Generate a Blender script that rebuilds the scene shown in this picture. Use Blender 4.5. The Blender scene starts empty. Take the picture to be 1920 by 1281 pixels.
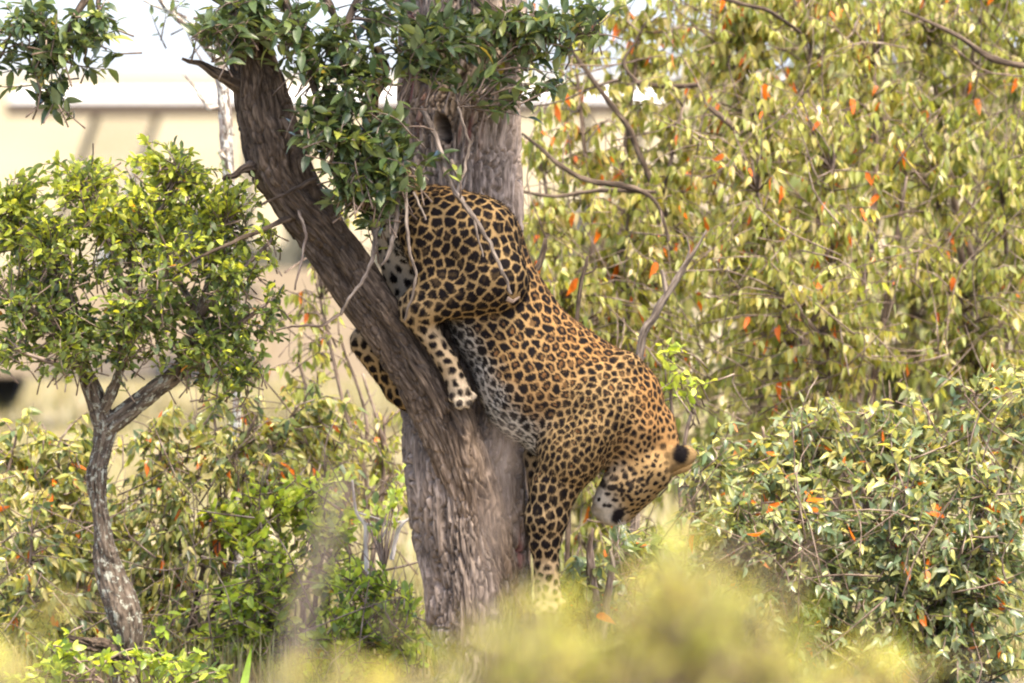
import bpy, math, random
import numpy as np
from mathutils import Matrix, Vector, kdtree

# ------------------------------------------------------------------ camera, sky, sun, exposure
S = bpy.context.scene
COL = S.collection
CAM_D, CAM_Z, HORIZON, PPM = 30.0, 1.67, 300.0, 600.0   # metres to the leopard, eye height, horizon row, photo px per metre there
cam_data = bpy.data.cameras.new('camera')
cam = bpy.data.objects.new('camera', cam_data)
COL.objects.link(cam)
cam.location = (0, -CAM_D, CAM_Z)
cam.rotation_euler = (math.radians(90), 0, 0)
cam_data.sensor_width = 36
cam_data.lens = 36 * CAM_D / (1920 / PPM)
cam_data.shift_y = (HORIZON - 640.5) / 1920
cam_data.clip_start, cam_data.clip_end = 1.0, 9000
cam_data.dof.use_dof = True
cam_data.dof.focus_distance = CAM_D - 0.1
cam_data.dof.aperture_fstop = 4.2
S.camera = cam

SUN_DIR = Vector((0.24, -0.34, 0.91)).normalized()       # towards the sun
world = bpy.data.worlds.new('World'); S.world = world; world.use_nodes = True
wn = world.node_tree.nodes; wl = world.node_tree.links
sky = wn.new('ShaderNodeTexSky'); sky.sky_type = 'NISHITA'; sky.sun_disc = False
sky.sun_elevation = math.asin(SUN_DIR.z)
sky.sun_rotation = math.atan2(SUN_DIR.x, SUN_DIR.y)
sky.air_density = 0.6; sky.dust_density = 9.0; sky.ozone_density = 0.4; sky.altitude = 1500
bgn = wn['Background']; bgn.inputs['Strength'].default_value = 0.15
wl.new(sky.outputs[0], bgn.inputs['Color'])
sd = bpy.data.lights.new('sun', 'SUN'); sd.energy = 2.1; sd.angle = math.radians(20); sd.color = (1.0, 0.88, 0.68)
sun = bpy.data.objects.new('sun', sd); COL.objects.link(sun)
sun.rotation_euler = (-SUN_DIR).to_track_quat('-Z', 'Y').to_euler()
S.view_settings.view_transform = 'Standard'; S.view_settings.look = 'None'
S.view_settings.exposure = 2.75; S.view_settings.gamma = 1.0
S.view_settings.use_curve_mapping = False
S.render.engine = 'CYCLES'
S.cycles.use_denoising = True
S.cycles.filter_width = 2.1; S.cycles.max_bounces = 8; S.cycles.diffuse_bounces = 4; S.cycles.transmission_bounces = 6
S.cycles.sample_clamp_indirect = 6.0

# ------------------------------------------------------------------ helpers
def W(px, py, Y):
    s = (CAM_D + Y) / CAM_D / PPM
    return np.array([(px - 960) * s, Y, CAM_Z + (HORIZON - py) * s])
def sc(Y): return (CAM_D + Y) / CAM_D / PPM               # metres per photo pixel at depth Y
def to_px(p):
    s = (CAM_D + p[:, 1]) / CAM_D / PPM
    return 960 + p[:, 0] / s, HORIZON - (p[:, 2] - CAM_Z) / s

def _hash(ix, iy, iz, seed):
    h = (ix.astype(np.int64) * 374761393 + iy.astype(np.int64) * 668265263 + iz.astype(np.int64) * 2147483647 + seed * 974711) & 0xFFFFFFFF
    h = ((h ^ (h >> 13)) * 1274126177) & 0xFFFFFFFF
    h = ((h ^ (h >> 16)) * 2246822519) & 0xFFFFFFFF
    return ((h ^ (h >> 15)) & 0xFFFFFF) / 16777215.0
def noise(p, seed=0):
    p = np.asarray(p, dtype=np.float64)
    i = np.floor(p).astype(np.int64); f = p - i; f = f * f * (3 - 2 * f)
    r = 0
    for dx in (0, 1):
        for dy in (0, 1):
            for dz in (0, 1):
                w = (f[:, 0] if dx else 1 - f[:, 0]) * (f[:, 1] if dy else 1 - f[:, 1]) * (f[:, 2] if dz else 1 - f[:, 2])
                r = r + w * _hash(i[:, 0] + dx, i[:, 1] + dy, i[:, 2] + dz, seed)
    return r * 2 - 1
def fbm(p, octv=3, seed=0):
    r = 0; a = 1.0; t = 0
    for k in range(octv):
        r = r + a * noise(np.asarray(p) * 2 ** k + 17.3 * k, seed + k); t += a; a *= 0.5
    return r / t
def worley(p, seed=0):
    i = np.floor(p).astype(np.int64); f1 = np.full(len(p), 9.0); f2 = np.full(len(p), 9.0)
    for dx in (-1, 0, 1):
        for dy in (-1, 0, 1):
            for dz in (-1, 0, 1):
                c = i + np.array([dx, dy, dz])
                q = c + np.stack([_hash(c[:, 0], c[:, 1], c[:, 2], seed + k) for k in range(3)], 1)
                d = np.sqrt(((p - q) ** 2).sum(1)); m = d < f1
                f2 = np.where(m, f1, np.minimum(f2, d)); f1 = np.where(m, d, f1)
    return f2 - f1
def sstep(a, b, x):
    t = np.clip((x - a) / (b - a), 0, 1); return t * t * (3 - 2 * t)

def mesh_np(name, verts, faces, mat=None, smooth=True, attrs=None):
    """verts (n,3); faces: list of int arrays (m,k)."""
    me = bpy.data.meshes.new(name)
    verts = np.asarray(verts, dtype=np.float32)
    faces = [np.asarray(f, dtype=np.int32) for f in faces if len(f)]
    nl = sum(f.size for f in faces); nf = sum(len(f) for f in faces)
    me.vertices.add(len(verts)); me.vertices.foreach_set('co', verts.ravel())
    me.loops.add(nl); me.loops.foreach_set('vertex_index', np.concatenate([f.ravel() for f in faces]))
    me.polygons.add(nf)
    tot = np.concatenate([np.full(len(f), f.shape[1], dtype=np.int32) for f in faces])
    start = np.concatenate([[0], np.cumsum(tot)[:-1]]).astype(np.int32)
    me.polygons.foreach_set('loop_start', start)
    me.polygons.foreach_set('use_smooth', np.full(nf, smooth))
    me.update(calc_edges=True)
    for k, (ty, arr) in (attrs or {}).items():
        a = me.attributes.new(k, ty, 'POINT')
        key = 'color' if ty == 'FLOAT_COLOR' else ('vector' if ty == 'FLOAT_VECTOR' else 'value')
        arr = np.asarray(arr, dtype=np.float32)
        if ty == 'FLOAT_COLOR' and arr.shape[1] == 3:
            arr = np.concatenate([arr, np.ones((len(arr), 1), np.float32)], 1)
        a.data.foreach_set(key, arr.ravel())
    if mat: me.materials.append(mat)
    return me
def ob(name, data, parent=None, kind=None, loc=None):
    o = bpy.data.objects.new(name, data); COL.objects.link(o)
    if parent is not None: o.parent = parent
    if kind: o['kind'] = kind
    if loc is not None: o.location = loc
    return o
def thing(name, label, cat, group=None, loc=(0, 0, 0)):
    o = bpy.data.objects.new(name, None); COL.objects.link(o)
    o.empty_display_size = 0.1; o.location = loc
    o['label'] = label; o['category'] = cat
    if group: o['group'] = group
    return o
def child(name, me, root, kind=None):
    """a part given in world coordinates under a root that only has a location"""
    o = ob(name, me, root, kind); o.location = -root.location; return o

# ------------------------------------------------------------------ materials
def mat_new(name):
    m = bpy.data.materials.new(name); m.use_nodes = True
    nt = m.node_tree; b = nt.nodes['Principled BSDF']
    return m, nt.nodes, nt.links, b, nt.nodes['Material Output']
def plain(name, col, rough=0.6, metal=0.0, var=0.15, scale=8.0, bump=0.0):
    m, n, l, b, o = mat_new(name)
    tc = n.new('ShaderNodeTexCoord'); nz = n.new('ShaderNodeTexNoise'); nz.inputs['Scale'].default_value = scale; nz.inputs['Detail'].default_value = 5
    l.new(tc.outputs['Object'], nz.inputs['Vector'])
    r = n.new('ShaderNodeValToRGB')
    r.color_ramp.elements[0].position = .3; r.color_ramp.elements[1].position = .7
    r.color_ramp.elements[0].color = (*[c * (1 - var) for c in col], 1); r.color_ramp.elements[1].color = (*[min(1, c * (1 + var)) for c in col], 1)
    l.new(nz.outputs['Fac'], r.inputs['Fac']); l.new(r.outputs['Color'], b.inputs['Base Color'])
    b.inputs['Roughness'].default_value = rough; b.inputs['Metallic'].default_value = metal
    if bump:
        bp = n.new('ShaderNodeBump'); bp.inputs['Strength'].default_value = bump
        l.new(nz.outputs['Fac'], bp.inputs['Height']); l.new(bp.outputs[0], b.inputs['Normal'])
    return m
def leaf_mat(name, trans=0.32, rough=0.42, under=(0.35, 0.40, 0.25), under_f=0.45, tr_tint=(1.25, 1.15, 0.55)):
    m, n, l, b, o = mat_new(name)
    at = n.new('ShaderNodeAttribute'); at.attribute_name = 'col'
    oi = n.new('ShaderNodeObjectInfo')
    tc = n.new('ShaderNodeTexCoord'); nz = n.new('ShaderNodeTexNoise'); nz.inputs['Scale'].default_value = 55; nz.inputs['Detail'].default_value = 3
    geo = n.new('ShaderNodeNewGeometry'); l.new(geo.outputs['Position'], nz.inputs['Vector'])
    mr = n.new('ShaderNodeMapRange'); mr.inputs['From Min'].default_value = .3; mr.inputs['From Max'].default_value = .7; mr.inputs['To Min'].default_value = .78; mr.inputs['To Max'].default_value = 1.22
    l.new(nz.outputs['Fac'], mr.inputs['Value'])
    mul = n.new('ShaderNodeVectorMath'); mul.operation = 'SCALE'
    l.new(at.outputs['Color'], mul.inputs[0]); l.new(mr.outputs[0], mul.inputs['Scale'])
    mx = n.new('ShaderNodeMix'); mx.data_type = 'RGBA'
    fm = n.new('ShaderNodeMath'); fm.operation = 'MULTIPLY'; fm.inputs[1].default_value = under_f
    l.new(geo.outputs['Backfacing'], fm.inputs[0]); l.new(fm.outputs[0], mx.inputs['Factor'])
    l.new(mul.outputs[0], mx.inputs['A']); mx.inputs['B'].default_value = (*under, 1)
    l.new(mx.outputs['Result'], b.inputs['Base Color'])
    b.inputs['Roughness'].default_value = rough; b.inputs['Specular IOR Level'].default_value = 0.5
    tr = n.new('ShaderNodeBsdfTranslucent')
    tm = n.new('ShaderNodeVectorMath'); tm.operation = 'MULTIPLY'; tm.inputs[1].default_value = tr_tint
    l.new(mul.outputs[0], tm.inputs[0]); l.new(tm.outputs[0], tr.inputs['Color'])
    ms = n.new('ShaderNodeMixShader'); ms.inputs[0].default_value = trans
    l.new(b.outputs[0], ms.inputs[1]); l.new(tr.outputs[0], ms.inputs[2]); l.new(ms.outputs[0], o.inputs['Surface'])
    return m
def bark_mat(name, dark, mid, light, lichen=None, lich_amt=0.5, bump=0.6):
    """uses the point attribute 'bark' = (x round, y round, along) in metres and 'stain'"""
    m, n, l, b, o = mat_new(name)
    at = n.new('ShaderNodeAttribute'); at.attribute_name = 'bark'
    mp = n.new('ShaderNodeMapping'); mp.inputs['Scale'].default_value = (110, 110, 16); l.new(at.outputs['Vector'], mp.inputs['Vector'])
    n1 = n.new('ShaderNodeTexNoise'); n1.inputs['Scale'].default_value = 1.0; n1.inputs['Detail'].default_value = 8; n1.inputs['Roughness'].default_value = .6; n1.inputs['Distortion'].default_value = .5
    l.new(mp.outputs[0], n1.inputs['Vector'])
    r = n.new('ShaderNodeValToRGB'); e = r.color_ramp.elements
    e[0].position = .38; e[0].color = (*dark, 1); e[1].position = .66; e[1].color = (*light, 1)
    k = e.new(.52); k.color = (*mid, 1)
    l.new(n1.outputs['Fac'], r.inputs['Fac'])
    n2 = n.new('ShaderNodeTexNoise'); n2.inputs['Scale'].default_value = 9; n2.inputs['Detail'].default_value = 4; l.new(at.outputs['Vector'], n2.inputs['Vector'])
    hm = n.new('ShaderNodeMapRange'); hm.inputs['From Min'].default_value = .3; hm.inputs['From Max'].default_value = .7; hm.inputs['To Min'].default_value = .72; hm.inputs['To Max'].default_value = 1.25
    l.new(n2.outputs['Fac'], hm.inputs['Value'])
    ml = n.new('ShaderNodeVectorMath'); ml.operation = 'SCALE'; l.new(r.outputs['Color'], ml.inputs[0]); l.new(hm.outputs[0], ml.inputs['Scale'])
    out = ml.outputs[0]
    if lichen:
        n3 = n.new('ShaderNodeTexNoise'); n3.inputs['Scale'].default_value = 70; n3.inputs['Detail'].default_value = 5; n3.inputs['Roughness'].default_value = .7
        mp3 = n.new('ShaderNodeMapping'); mp3.inputs['Scale'].default_value = (1, 1, .55); l.new(at.outputs['Vector'], mp3.inputs['Vector']); l.new(mp3.outputs[0], n3.inputs['Vector'])
        r3 = n.new('ShaderNodeValToRGB'); r3.color_ramp.elements[0].position = .60 - .2 * lich_amt; r3.color_ramp.elements[1].position = .66 - .2 * lich_amt
        l.new(n3.outputs['Fac'], r3.inputs['Fac'])
        mx = n.new('ShaderNodeMix'); mx.data_type = 'RGBA'; l.new(r3.outputs['Color'], mx.inputs['Factor']); l.new(out, mx.inputs['A']); mx.inputs['B'].default_value = (*lichen, 1)
        out = mx.outputs['Result']
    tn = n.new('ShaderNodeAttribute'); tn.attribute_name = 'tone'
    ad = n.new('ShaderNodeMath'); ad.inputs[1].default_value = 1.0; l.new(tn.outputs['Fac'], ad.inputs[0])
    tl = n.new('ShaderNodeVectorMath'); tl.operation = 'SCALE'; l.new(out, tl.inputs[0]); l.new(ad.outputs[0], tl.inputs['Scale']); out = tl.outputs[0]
    st = n.new('ShaderNodeAttribute'); st.attribute_name = 'stain'
    mx2 = n.new('ShaderNodeMix'); mx2.data_type = 'RGBA'; l.new(st.outputs['Fac'], mx2.inputs['Factor']); l.new(out, mx2.inputs['A']); mx2.inputs['B'].default_value = (0.16, 0.035, 0.03, 1)
    l.new(mx2.outputs['Result'], b.inputs['Base Color'])
    b.inputs['Roughness'].default_value = .9; b.inputs['Specular IOR Level'].default_value = .2
    bp = n.new('ShaderNodeBump'); bp.inputs['Strength'].default_value = bump; bp.inputs['Distance'].default_value = .012
    l.new(n1.outputs['Fac'], bp.inputs['Height']); l.new(bp.outputs[0], b.inputs['Normal'])
    return m

M = {}
M['trunk'] = bark_mat('trunk_bark', (.082, .062, .047), (.155, .119, .092), (.26, .208, .165))
M['limb'] = bark_mat('limb_bark', (.028, .019, .0125), (.062, .044, .030), (.122, .090, .064))
M['lichen'] = bark_mat('lichen_bark', (.035, .026, .018), (.085, .064, .045), (.15, .118, .087), lichen=(.24, .24, .19), lich_amt=.32)
M['pale'] = bark_mat('pale_bark', (.06, .045, .035), (.19, .15, .12), (.36, .31, .26), lichen=(.42, .42, .37), lich_amt=.5)
M['twig'] = bark_mat('twig_bark', (.05, .035, .025), (.14, .10, .075), (.27, .215, .165), bump=.3)
M['twig_grey'] = bark_mat('grey_twig_bark', (.045, .034, .026), (.115, .09, .07), (.215, .175, .14), bump=.3)
M['twig_white'] = bark_mat('bleached_twig_bark', (.25, .21, .18), (.42, .37, .33), (.58, .53, .48), bump=.3)
M['stalk'] = bark_mat('dry_stalk', (.13, .10, .08), (.20, .158, .128), (.29, .235, .195), bump=.2)
M['leaf_ever'] = leaf_mat('evergreen_leaf', trans=.30, rough=.36, under=(.16, .20, .10), under_f=.5)
M['leaf_lime'] = leaf_mat('young_leaf', trans=.5, rough=.42, under=(.30, .36, .12), under_f=.4)
M['leaf_croton'] = leaf_mat('croton_leaf', trans=.58, rough=.45, under=(.40, .39, .20), under_f=.4)
M['leaf_silver'] = leaf_mat('silvery_leaf', trans=.52, rough=.30, under=(.36, .36, .20), under_f=.45)
M['blade'] = leaf_mat('grass_blade', trans=.35, rough=.5, under=(.4, .4, .15), under_f=.2)

# ------------------------------------------------------------------ tubes, leaves
def catmull(P, n):
    P = np.asarray(P, float)
    if len(P) == 2: return P[0] + (P[1] - P[0]) * np.linspace(0, 1, n)[:, None]
    Q = np.vstack([2 * P[0] - P[1], P, 2 * P[-1] - P[-2]])
    L = np.concatenate([[0], np.cumsum(np.linalg.norm(np.diff(P[:, :3], axis=0), axis=1))]); L /= L[-1]
    t = np.linspace(0, 1, n); k = np.clip(np.searchsorted(L, t, side='right') - 1, 0, len(P) - 2)
    u = ((t - L[k]) / (L[k + 1] - L[k]))[:, None]
    a, b, c, d = Q[k], Q[k + 1], Q[k + 2], Q[k + 3]
    return 0.5 * (2 * b + (c - a) * u + (2 * a - 5 * b + 4 * c - d) * u ** 2 + (3 * b - a - 3 * c + d) * u ** 3)
def frames(C):
    T = np.gradient(C, axis=0); T /= np.linalg.norm(T, axis=1)[:, None] + 1e-12
    N = np.zeros_like(T); up = np.array([0, 1, 0.0]) if abs(T[0, 1]) < .9 else np.array([1.0, 0, 0])
    v = np.cross(up, T[0]); N[0] = v / np.linalg.norm(v)
    for i in range(1, len(T)):
        v = N[i - 1] - T[i] * np.dot(N[i - 1], T[i]); N[i] = v / (np.linalg.norm(v) + 1e-12)
    return T, N, cross3(T, N)
def tube(P, nl, ns, rough=0.0, seed=0):
    """P rows (x,y,z,r) world -> verts, quads, tris, bark coords"""
    Q = catmull(P, nl); C, R = Q[:, :3], np.maximum(Q[:, 3], 1e-4)
    T, N, B = frames(C)
    th = np.linspace(0, 2 * np.pi, ns, endpoint=False)
    cs, sn = np.cos(th), np.sin(th)
    s = np.concatenate([[0], np.cumsum(np.linalg.norm(np.diff(C, axis=0), axis=1))])
    bark = np.stack([(R[:, None] * cs).ravel(), (R[:, None] * sn).ravel(), np.repeat(s, ns)], 1) + seed * 3.7
    rr = np.repeat(R, ns).reshape(nl, ns)
    if rough: rr = rr * (1 + rough * fbm(bark * np.array([1, 1, .5]) / max(R.mean(), .004) * .7, 2, seed).reshape(nl, ns))
    V = C[:, None] + rr[..., None] * (cs[None, :, None] * N[:, None] + sn[None, :, None] * B[:, None])
    i = np.arange(nl - 1)[:, None] * ns; j = np.arange(ns)[None]; j2 = (j + 1) % ns
    F = np.stack([i + j, i + j2, i + ns + j2, i + ns + j], -1).reshape(-1, 4)
    V = np.vstack([V.reshape(-1, 3), C[0], C[-1]])
    bark = np.vstack([bark, bark[0], bark[-1]])
    c0, c1 = nl * ns, nl * ns + 1
    jj = np.arange(ns); j2 = (jj + 1) % ns
    Tr = np.vstack([np.stack([j2, jj, np.full(ns, c0)], 1), np.stack([(nl - 1) * ns + jj, (nl - 1) * ns + j2, np.full(ns, c1)], 1)])
    return V, F, Tr, bark
def tubes_mesh(name, paths, mat, nl=None, ns=5, rough=.0):
    Vs, Qs, Ts, Bs, o = [], [], [], [], 0
    for k, P in enumerate(paths):
        n = nl or max(4, 3 * len(P))
        V, F, T, b = tube(P, n, ns, rough, k % 50)
        Vs.append(V); Qs.append(F + o); Ts.append(T + o); Bs.append(b); o += len(V)
    return mesh_np(name, np.vstack(Vs), [np.vstack(Qs), np.vstack(Ts)], mat, True, {'bark': ('FLOAT_VECTOR', np.vstack(Bs))})

def leaf_templates(shape, ratio):
    """a few differently curled leaves: axis +Y, length 1"""
    if shape == 'lance': ts, ws = [0, .14, .36, .62, .84, 1], [.06, .62, 1, .86, .42, 0]
    elif shape == 'round': ts, ws = [0, .12, .34, .62, .86, 1], [.10, .62, .98, 1, .62, 0]
    else: ts, ws = [0, .10, .30, .58, .82, 1], [.08, .74, 1, .76, .34, 0]     # ovate
    out = []
    for fold, curl, twist in ((.25, .10, .0), (.45, .30, .25), (.12, .45, -.3), (.35, -.08, .15), (.55, .20, -.2)):
        V = [(0, 0, 0)]; F3 = []; F4 = []
        for t, w in zip(ts[1:-1], ws[1:-1]):
            w *= ratio / 2; a = twist * t; zc = -curl * t * t; y = t * (1 - .12 * abs(curl))
            for sx in (-1, 0, 1):
                x, z = sx * w, abs(sx) * w * fold
                V.append((x * math.cos(a) - z * math.sin(a), y, zc + x * math.sin(a) + z * math.cos(a)))
        V.append((0, 1 - .12 * abs(curl), -curl)); e = len(V) - 1
        F3 += [(0, 2, 1), (0, 3, 2)]
        for r in range(3):
            k = 1 + 3 * r
            F4 += [(k, k + 1, k + 4, k + 3), (k + 1, k + 2, k + 5, k + 4)]
        k = 10; F3 += [(k, k + 1, e), (k + 1, k + 2, e)]
        out.append((np.array(V), np.array(F3), np.array(F4)))
    return out
class Leaves:
    def __init__(s): s.p, s.d, s.n, s.l, s.c, s.ci = [], [], [], [], [], []
    def add(s, p, d, n, l, c, ci): s.p.append(p); s.d.append(d); s.n.append(n); s.l.append(l); s.c.append(c); s.ci.append(ci)
def emit_leaves(root, L, mat, shape, ratio, palette, rng, n_obj, obj_first=None, foliage_name='foliage'):
    if not L.p: return
    p, d, nn, ln, c, ci = (np.concatenate(a).astype(float) for a in (L.p, L.d, L.n, L.l, L.c, L.ci))
    ci = ci.astype(int)
    d /= np.linalg.norm(d, axis=1)[:, None] + 1e-9
    side = np.cross(d, nn); side /= np.linalg.norm(side, axis=1)[:, None] + 1e-9
    nn = np.cross(side, d)
    T = leaf_templates(shape, ratio); k = rng.integers(0, len(T), len(p))
    X, Z = to_px(p)
    vis = (X > 5) & (X < 1915) & (Z > 5) & (Z < 1276)
    score = p[:, 1] + rng.uniform(0, .35, len(p)) - (1.5 * obj_first[ci] if obj_first is not None else 0) + np.where(vis, 0, 100)
    order = np.argsort(score); pick = [i for i in order[:n_obj] if vis[i]]
    single = np.zeros(len(p), bool); single[pick] = True
    loc = np.array(root.location)
    cache = {}
    for i in pick:
        key = (k[i], ci[i])
        if key not in cache:
            V, F3, F4 = T[k[i]]
            cache[key] = mesh_np('leaf', V, [F3, F4], mat, True, {'col': ('FLOAT_COLOR', np.tile(palette[ci[i]], (len(V), 1)))})
        o = bpy.data.objects.new('leaf', cache[key]); COL.objects.link(o); o.parent = root
        m = np.eye(4); m[:3, 0], m[:3, 1], m[:3, 2] = side[i] * ln[i], d[i] * ln[i], nn[i] * ln[i]; m[:3, 3] = p[i] - loc
        o.matrix_local = Matrix(m.tolist())
    Vs, A3, A4, Cs, off = [], [], [], [], 0
    for t, (V, F3, F4) in enumerate(T):
        ix = np.where((k == t) & ~single)[0]
        if not len(ix): continue
        w = p[ix][:, None] + ln[ix][:, None, None] * (V[None, :, 0, None] * side[ix][:, None] + V[None, :, 1, None] * d[ix][:, None] + V[None, :, 2, None] * nn[ix][:, None])
        nv = len(V); o_ = off + np.arange(len(ix))[:, None, None] * nv
        A3.append((F3[None] + o_).reshape(-1, 3)); A4.append((F4[None] + o_).reshape(-1, 4))
        Vs.append(w.reshape(-1, 3)); Cs.append(np.repeat(c[ix], nv, axis=0)); off += nv * len(ix)
    if Vs:
        child(foliage_name, mesh_np(foliage_name, np.vstack(Vs), [np.vstack(A3), np.vstack(A4)], mat, True, {'col': ('FLOAT_COLOR', np.vstack(Cs))}), root, 'stuff')

def cross3(a, b):
    return np.stack([a[..., 1] * b[..., 2] - a[..., 2] * b[..., 1], a[..., 2] * b[..., 0] - a[..., 0] * b[..., 2], a[..., 0] * b[..., 1] - a[..., 1] * b[..., 0]], -1)
def unit(v): v = np.asarray(v, float); return v / (np.linalg.norm(v) + 1e-9)
def ball(rng):
    while True:
        v = rng.uniform(-1, 1, 3)
        if v @ v < 1: return v
def grow(root, skeleton, tips, leaf, rng, twig_mat, n_obj, twig_r=.0035, name_twigs='twigs'):
    """twigs from the skeleton nodes (n,3) to each tip, leaves along them. leaf: dict."""
    L = Leaves(); paths = []
    sk = np.asarray(skeleton)
    pal = np.array(leaf['palette'])
    for tp in tips:
        dv = sk - tp['p']; dist = np.linalg.norm(dv * np.array([1, 1, 1.0]), axis=1) + np.where(sk[:, 2] > tp['p'][2] + .05, .25, 0)
        s0 = sk[np.argmin(dist)]
        v = tp['p'] - s0; ln = np.linalg.norm(v)
        mx = tp.get('maxlen', .55)
        if ln > mx: s0 = tp['p'] - v / ln * mx + rng.normal(0, .03, 3); v = tp['p'] - s0; ln = np.linalg.norm(v)
        if ln < .12:
            s0 = tp['p'] - unit(v + rng.normal(0, .05, 3) + [0, 0, .05]) * .14; v = tp['p'] - s0; ln = np.linalg.norm(v)
        bend = rng.normal(0, .10, 3) * ln + np.array([0, 0, leaf.get('arch', .10) * ln])
        Q = catmull(np.array([s0, s0 + v * .5 + bend, tp['p']]), 9)
        r0 = twig_r * (0.7 + ln)
        paths.append(np.column_stack([Q[::2], np.linspace(r0, r0 * .4, 5)]))
        n = max(2, int(leaf['n'] * rng.uniform(.7, 1.3)))
        ts = np.sort(rng.uniform(leaf.get('from', .35), 1.0, n)); ts[-1] = 1
        phi = rng.uniform(0, 6.28)
        wt = leaf['weights'](tp) if callable(leaf['weights']) else leaf['weights']
        wt = np.cumsum(np.array(wt, float)); wt /= wt[-1]
        f = ts * 8; ii = np.minimum(7, f.astype(int)); seg = Q[ii + 1] - Q[ii]
        p = Q[ii] + seg * (f - ii)[:, None]; ax = seg / (np.linalg.norm(seg, axis=1)[:, None] + 1e-9)
        ph = phi + 2.4 * np.arange(1, n + 1)
        a = cross3(ax, np.array([0.3, 1, .2])); a /= np.linalg.norm(a, axis=1)[:, None] + 1e-9
        out = a * np.cos(ph)[:, None] + cross3(ax, a) * np.sin(ph)[:, None]
        d = ax * leaf.get('along', .7) + out * leaf.get('out', .9) + np.array([0, 0, leaf.get('lift', 0)]) + rng.normal(0, .28, (n, 3))
        nrm = np.array([0, -leaf.get('ncam', 0), leaf.get('nup', 1)]) + out * leaf.get('nout', .3) + rng.normal(0, leaf.get('njit', .45), (n, 3))
        ci = np.minimum(np.searchsorted(wt, rng.random(n)), len(pal) - 1)
        L.add(p, d, nrm, leaf['len'] * rng.uniform(.45, 1.28, n) * np.where(pal[ci, 0] > .7, 1.35, 1), pal[ci] * rng.uniform(.75, 1.25, (n, 1)), ci)
    child(name_twigs, tubes_mesh(name_twigs, paths, twig_mat, nl=5, ns=4), root, 'stuff')
    emit_leaves(root, L, leaf['mat'], leaf['shape'], leaf['ratio'], pal, rng, n_obj, leaf.get('first'))
def pathpx(pts):
    """rows (px,py,Y,r_px) -> world rows (x,y,z,r)"""
    return np.array([[*W(a, b, y), r * sc(y)] for a, b, y, r in pts])
def nodes_of(paths, n=24): return np.vstack([catmull(P, n)[:, :3] for P in paths])
def stems(root, paths, mat, name='stem', ns=10, rough=.12):
    for k, P in enumerate(paths):
        V, F, T, b = tube(P, max(14, 8 * len(P)), ns, rough, k + 3)
        child(name, mesh_np(name, V, [F, T], mat, True, {'bark': ('FLOAT_VECTOR', b)}), root)

# ------------------------------------------------------------------ ground
def ground_z(x, y):
    x = np.asarray(x, float); y = np.asarray(y, float)
    z = -0.42 * sstep(6, 40, y) + 0.55 * sstep(60, 140, y) + 7.2 * sstep(120, 620, y) + 5.5 * sstep(620, 1500, y) + 0 * x
    z = z + 0.5 * sstep(90, 300, y) * np.sin(x / 60.0 + y / 150.0) + .035 * np.sin(x * 1.3 + y * .7) * np.sin(y * .9 - x * .4) * (1 - sstep(20, 40, y))
    return z
ys = np.concatenate([np.linspace(-40, 20, 121), np.linspace(22, 150, 65), np.geomspace(160, 3500, 50)])
xs_u = np.linspace(-1, 1, 121)
GV = []
for y in ys:
    half = 14 + abs(y + 40) * .55
    GV.append(np.column_stack([xs_u * half, np.full(121, y), ground_z(xs_u * half, np.full(121, y))]))
GV = np.vstack(GV); n_ = 121
gi = (np.arange(len(ys) - 1)[:, None] * n_ + np.arange(n_ - 1)[None]).ravel()
gm, n, l, b, o = mat_new('dry_savanna_ground')
geo = n.new('ShaderNodeNewGeometry')
nz1 = n.new('ShaderNodeTexNoise'); nz1.inputs['Scale'].default_value = .35; nz1.inputs['Detail'].default_value = 8; l.new(geo.outputs['Position'], nz1.inputs['Vector'])
nz2 = n.new('ShaderNodeTexNoise'); nz2.inputs['Scale'].default_value = 14; nz2.inputs['Detail'].default_value = 6; l.new(geo.outputs['Position'], nz2.inputs['Vector'])
r1 = n.new('ShaderNodeValToRGB'); r1.color_ramp.elements[0].position = .38; r1.color_ramp.elements[0].color = (.165, .143, .078, 1); r1.color_ramp.elements[1].position = .62; r1.color_ramp.elements[1].color = (.215, .175, .112, 1)
l.new(nz1.outputs['Fac'], r1.inputs['Fac'])
mr = n.new('ShaderNodeMapRange'); mr.inputs['From Min'].default_value = .3; mr.inputs['From Max'].default_value = .7; mr.inputs['To Min'].default_value = .75; mr.inputs['To Max'].default_value = 1.15; l.new(nz2.outputs['Fac'], mr.inputs['Value'])
vs = n.new('ShaderNodeVectorMath'); vs.operation = 'SCALE'; l.new(r1.outputs['Color'], vs.inputs[0]); l.new(mr.outputs[0], vs.inputs['Scale']); l.new(vs.outputs[0], b.inputs['Base Color'])
b.inputs['Roughness'].default_value = .95; b.inputs['Specular IOR Level'].default_value = .1
ob('ground', mesh_np('ground', GV, [np.stack([gi, gi + 1, gi + n_ + 1, gi + n_], 1)], gm), kind='structure')

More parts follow.
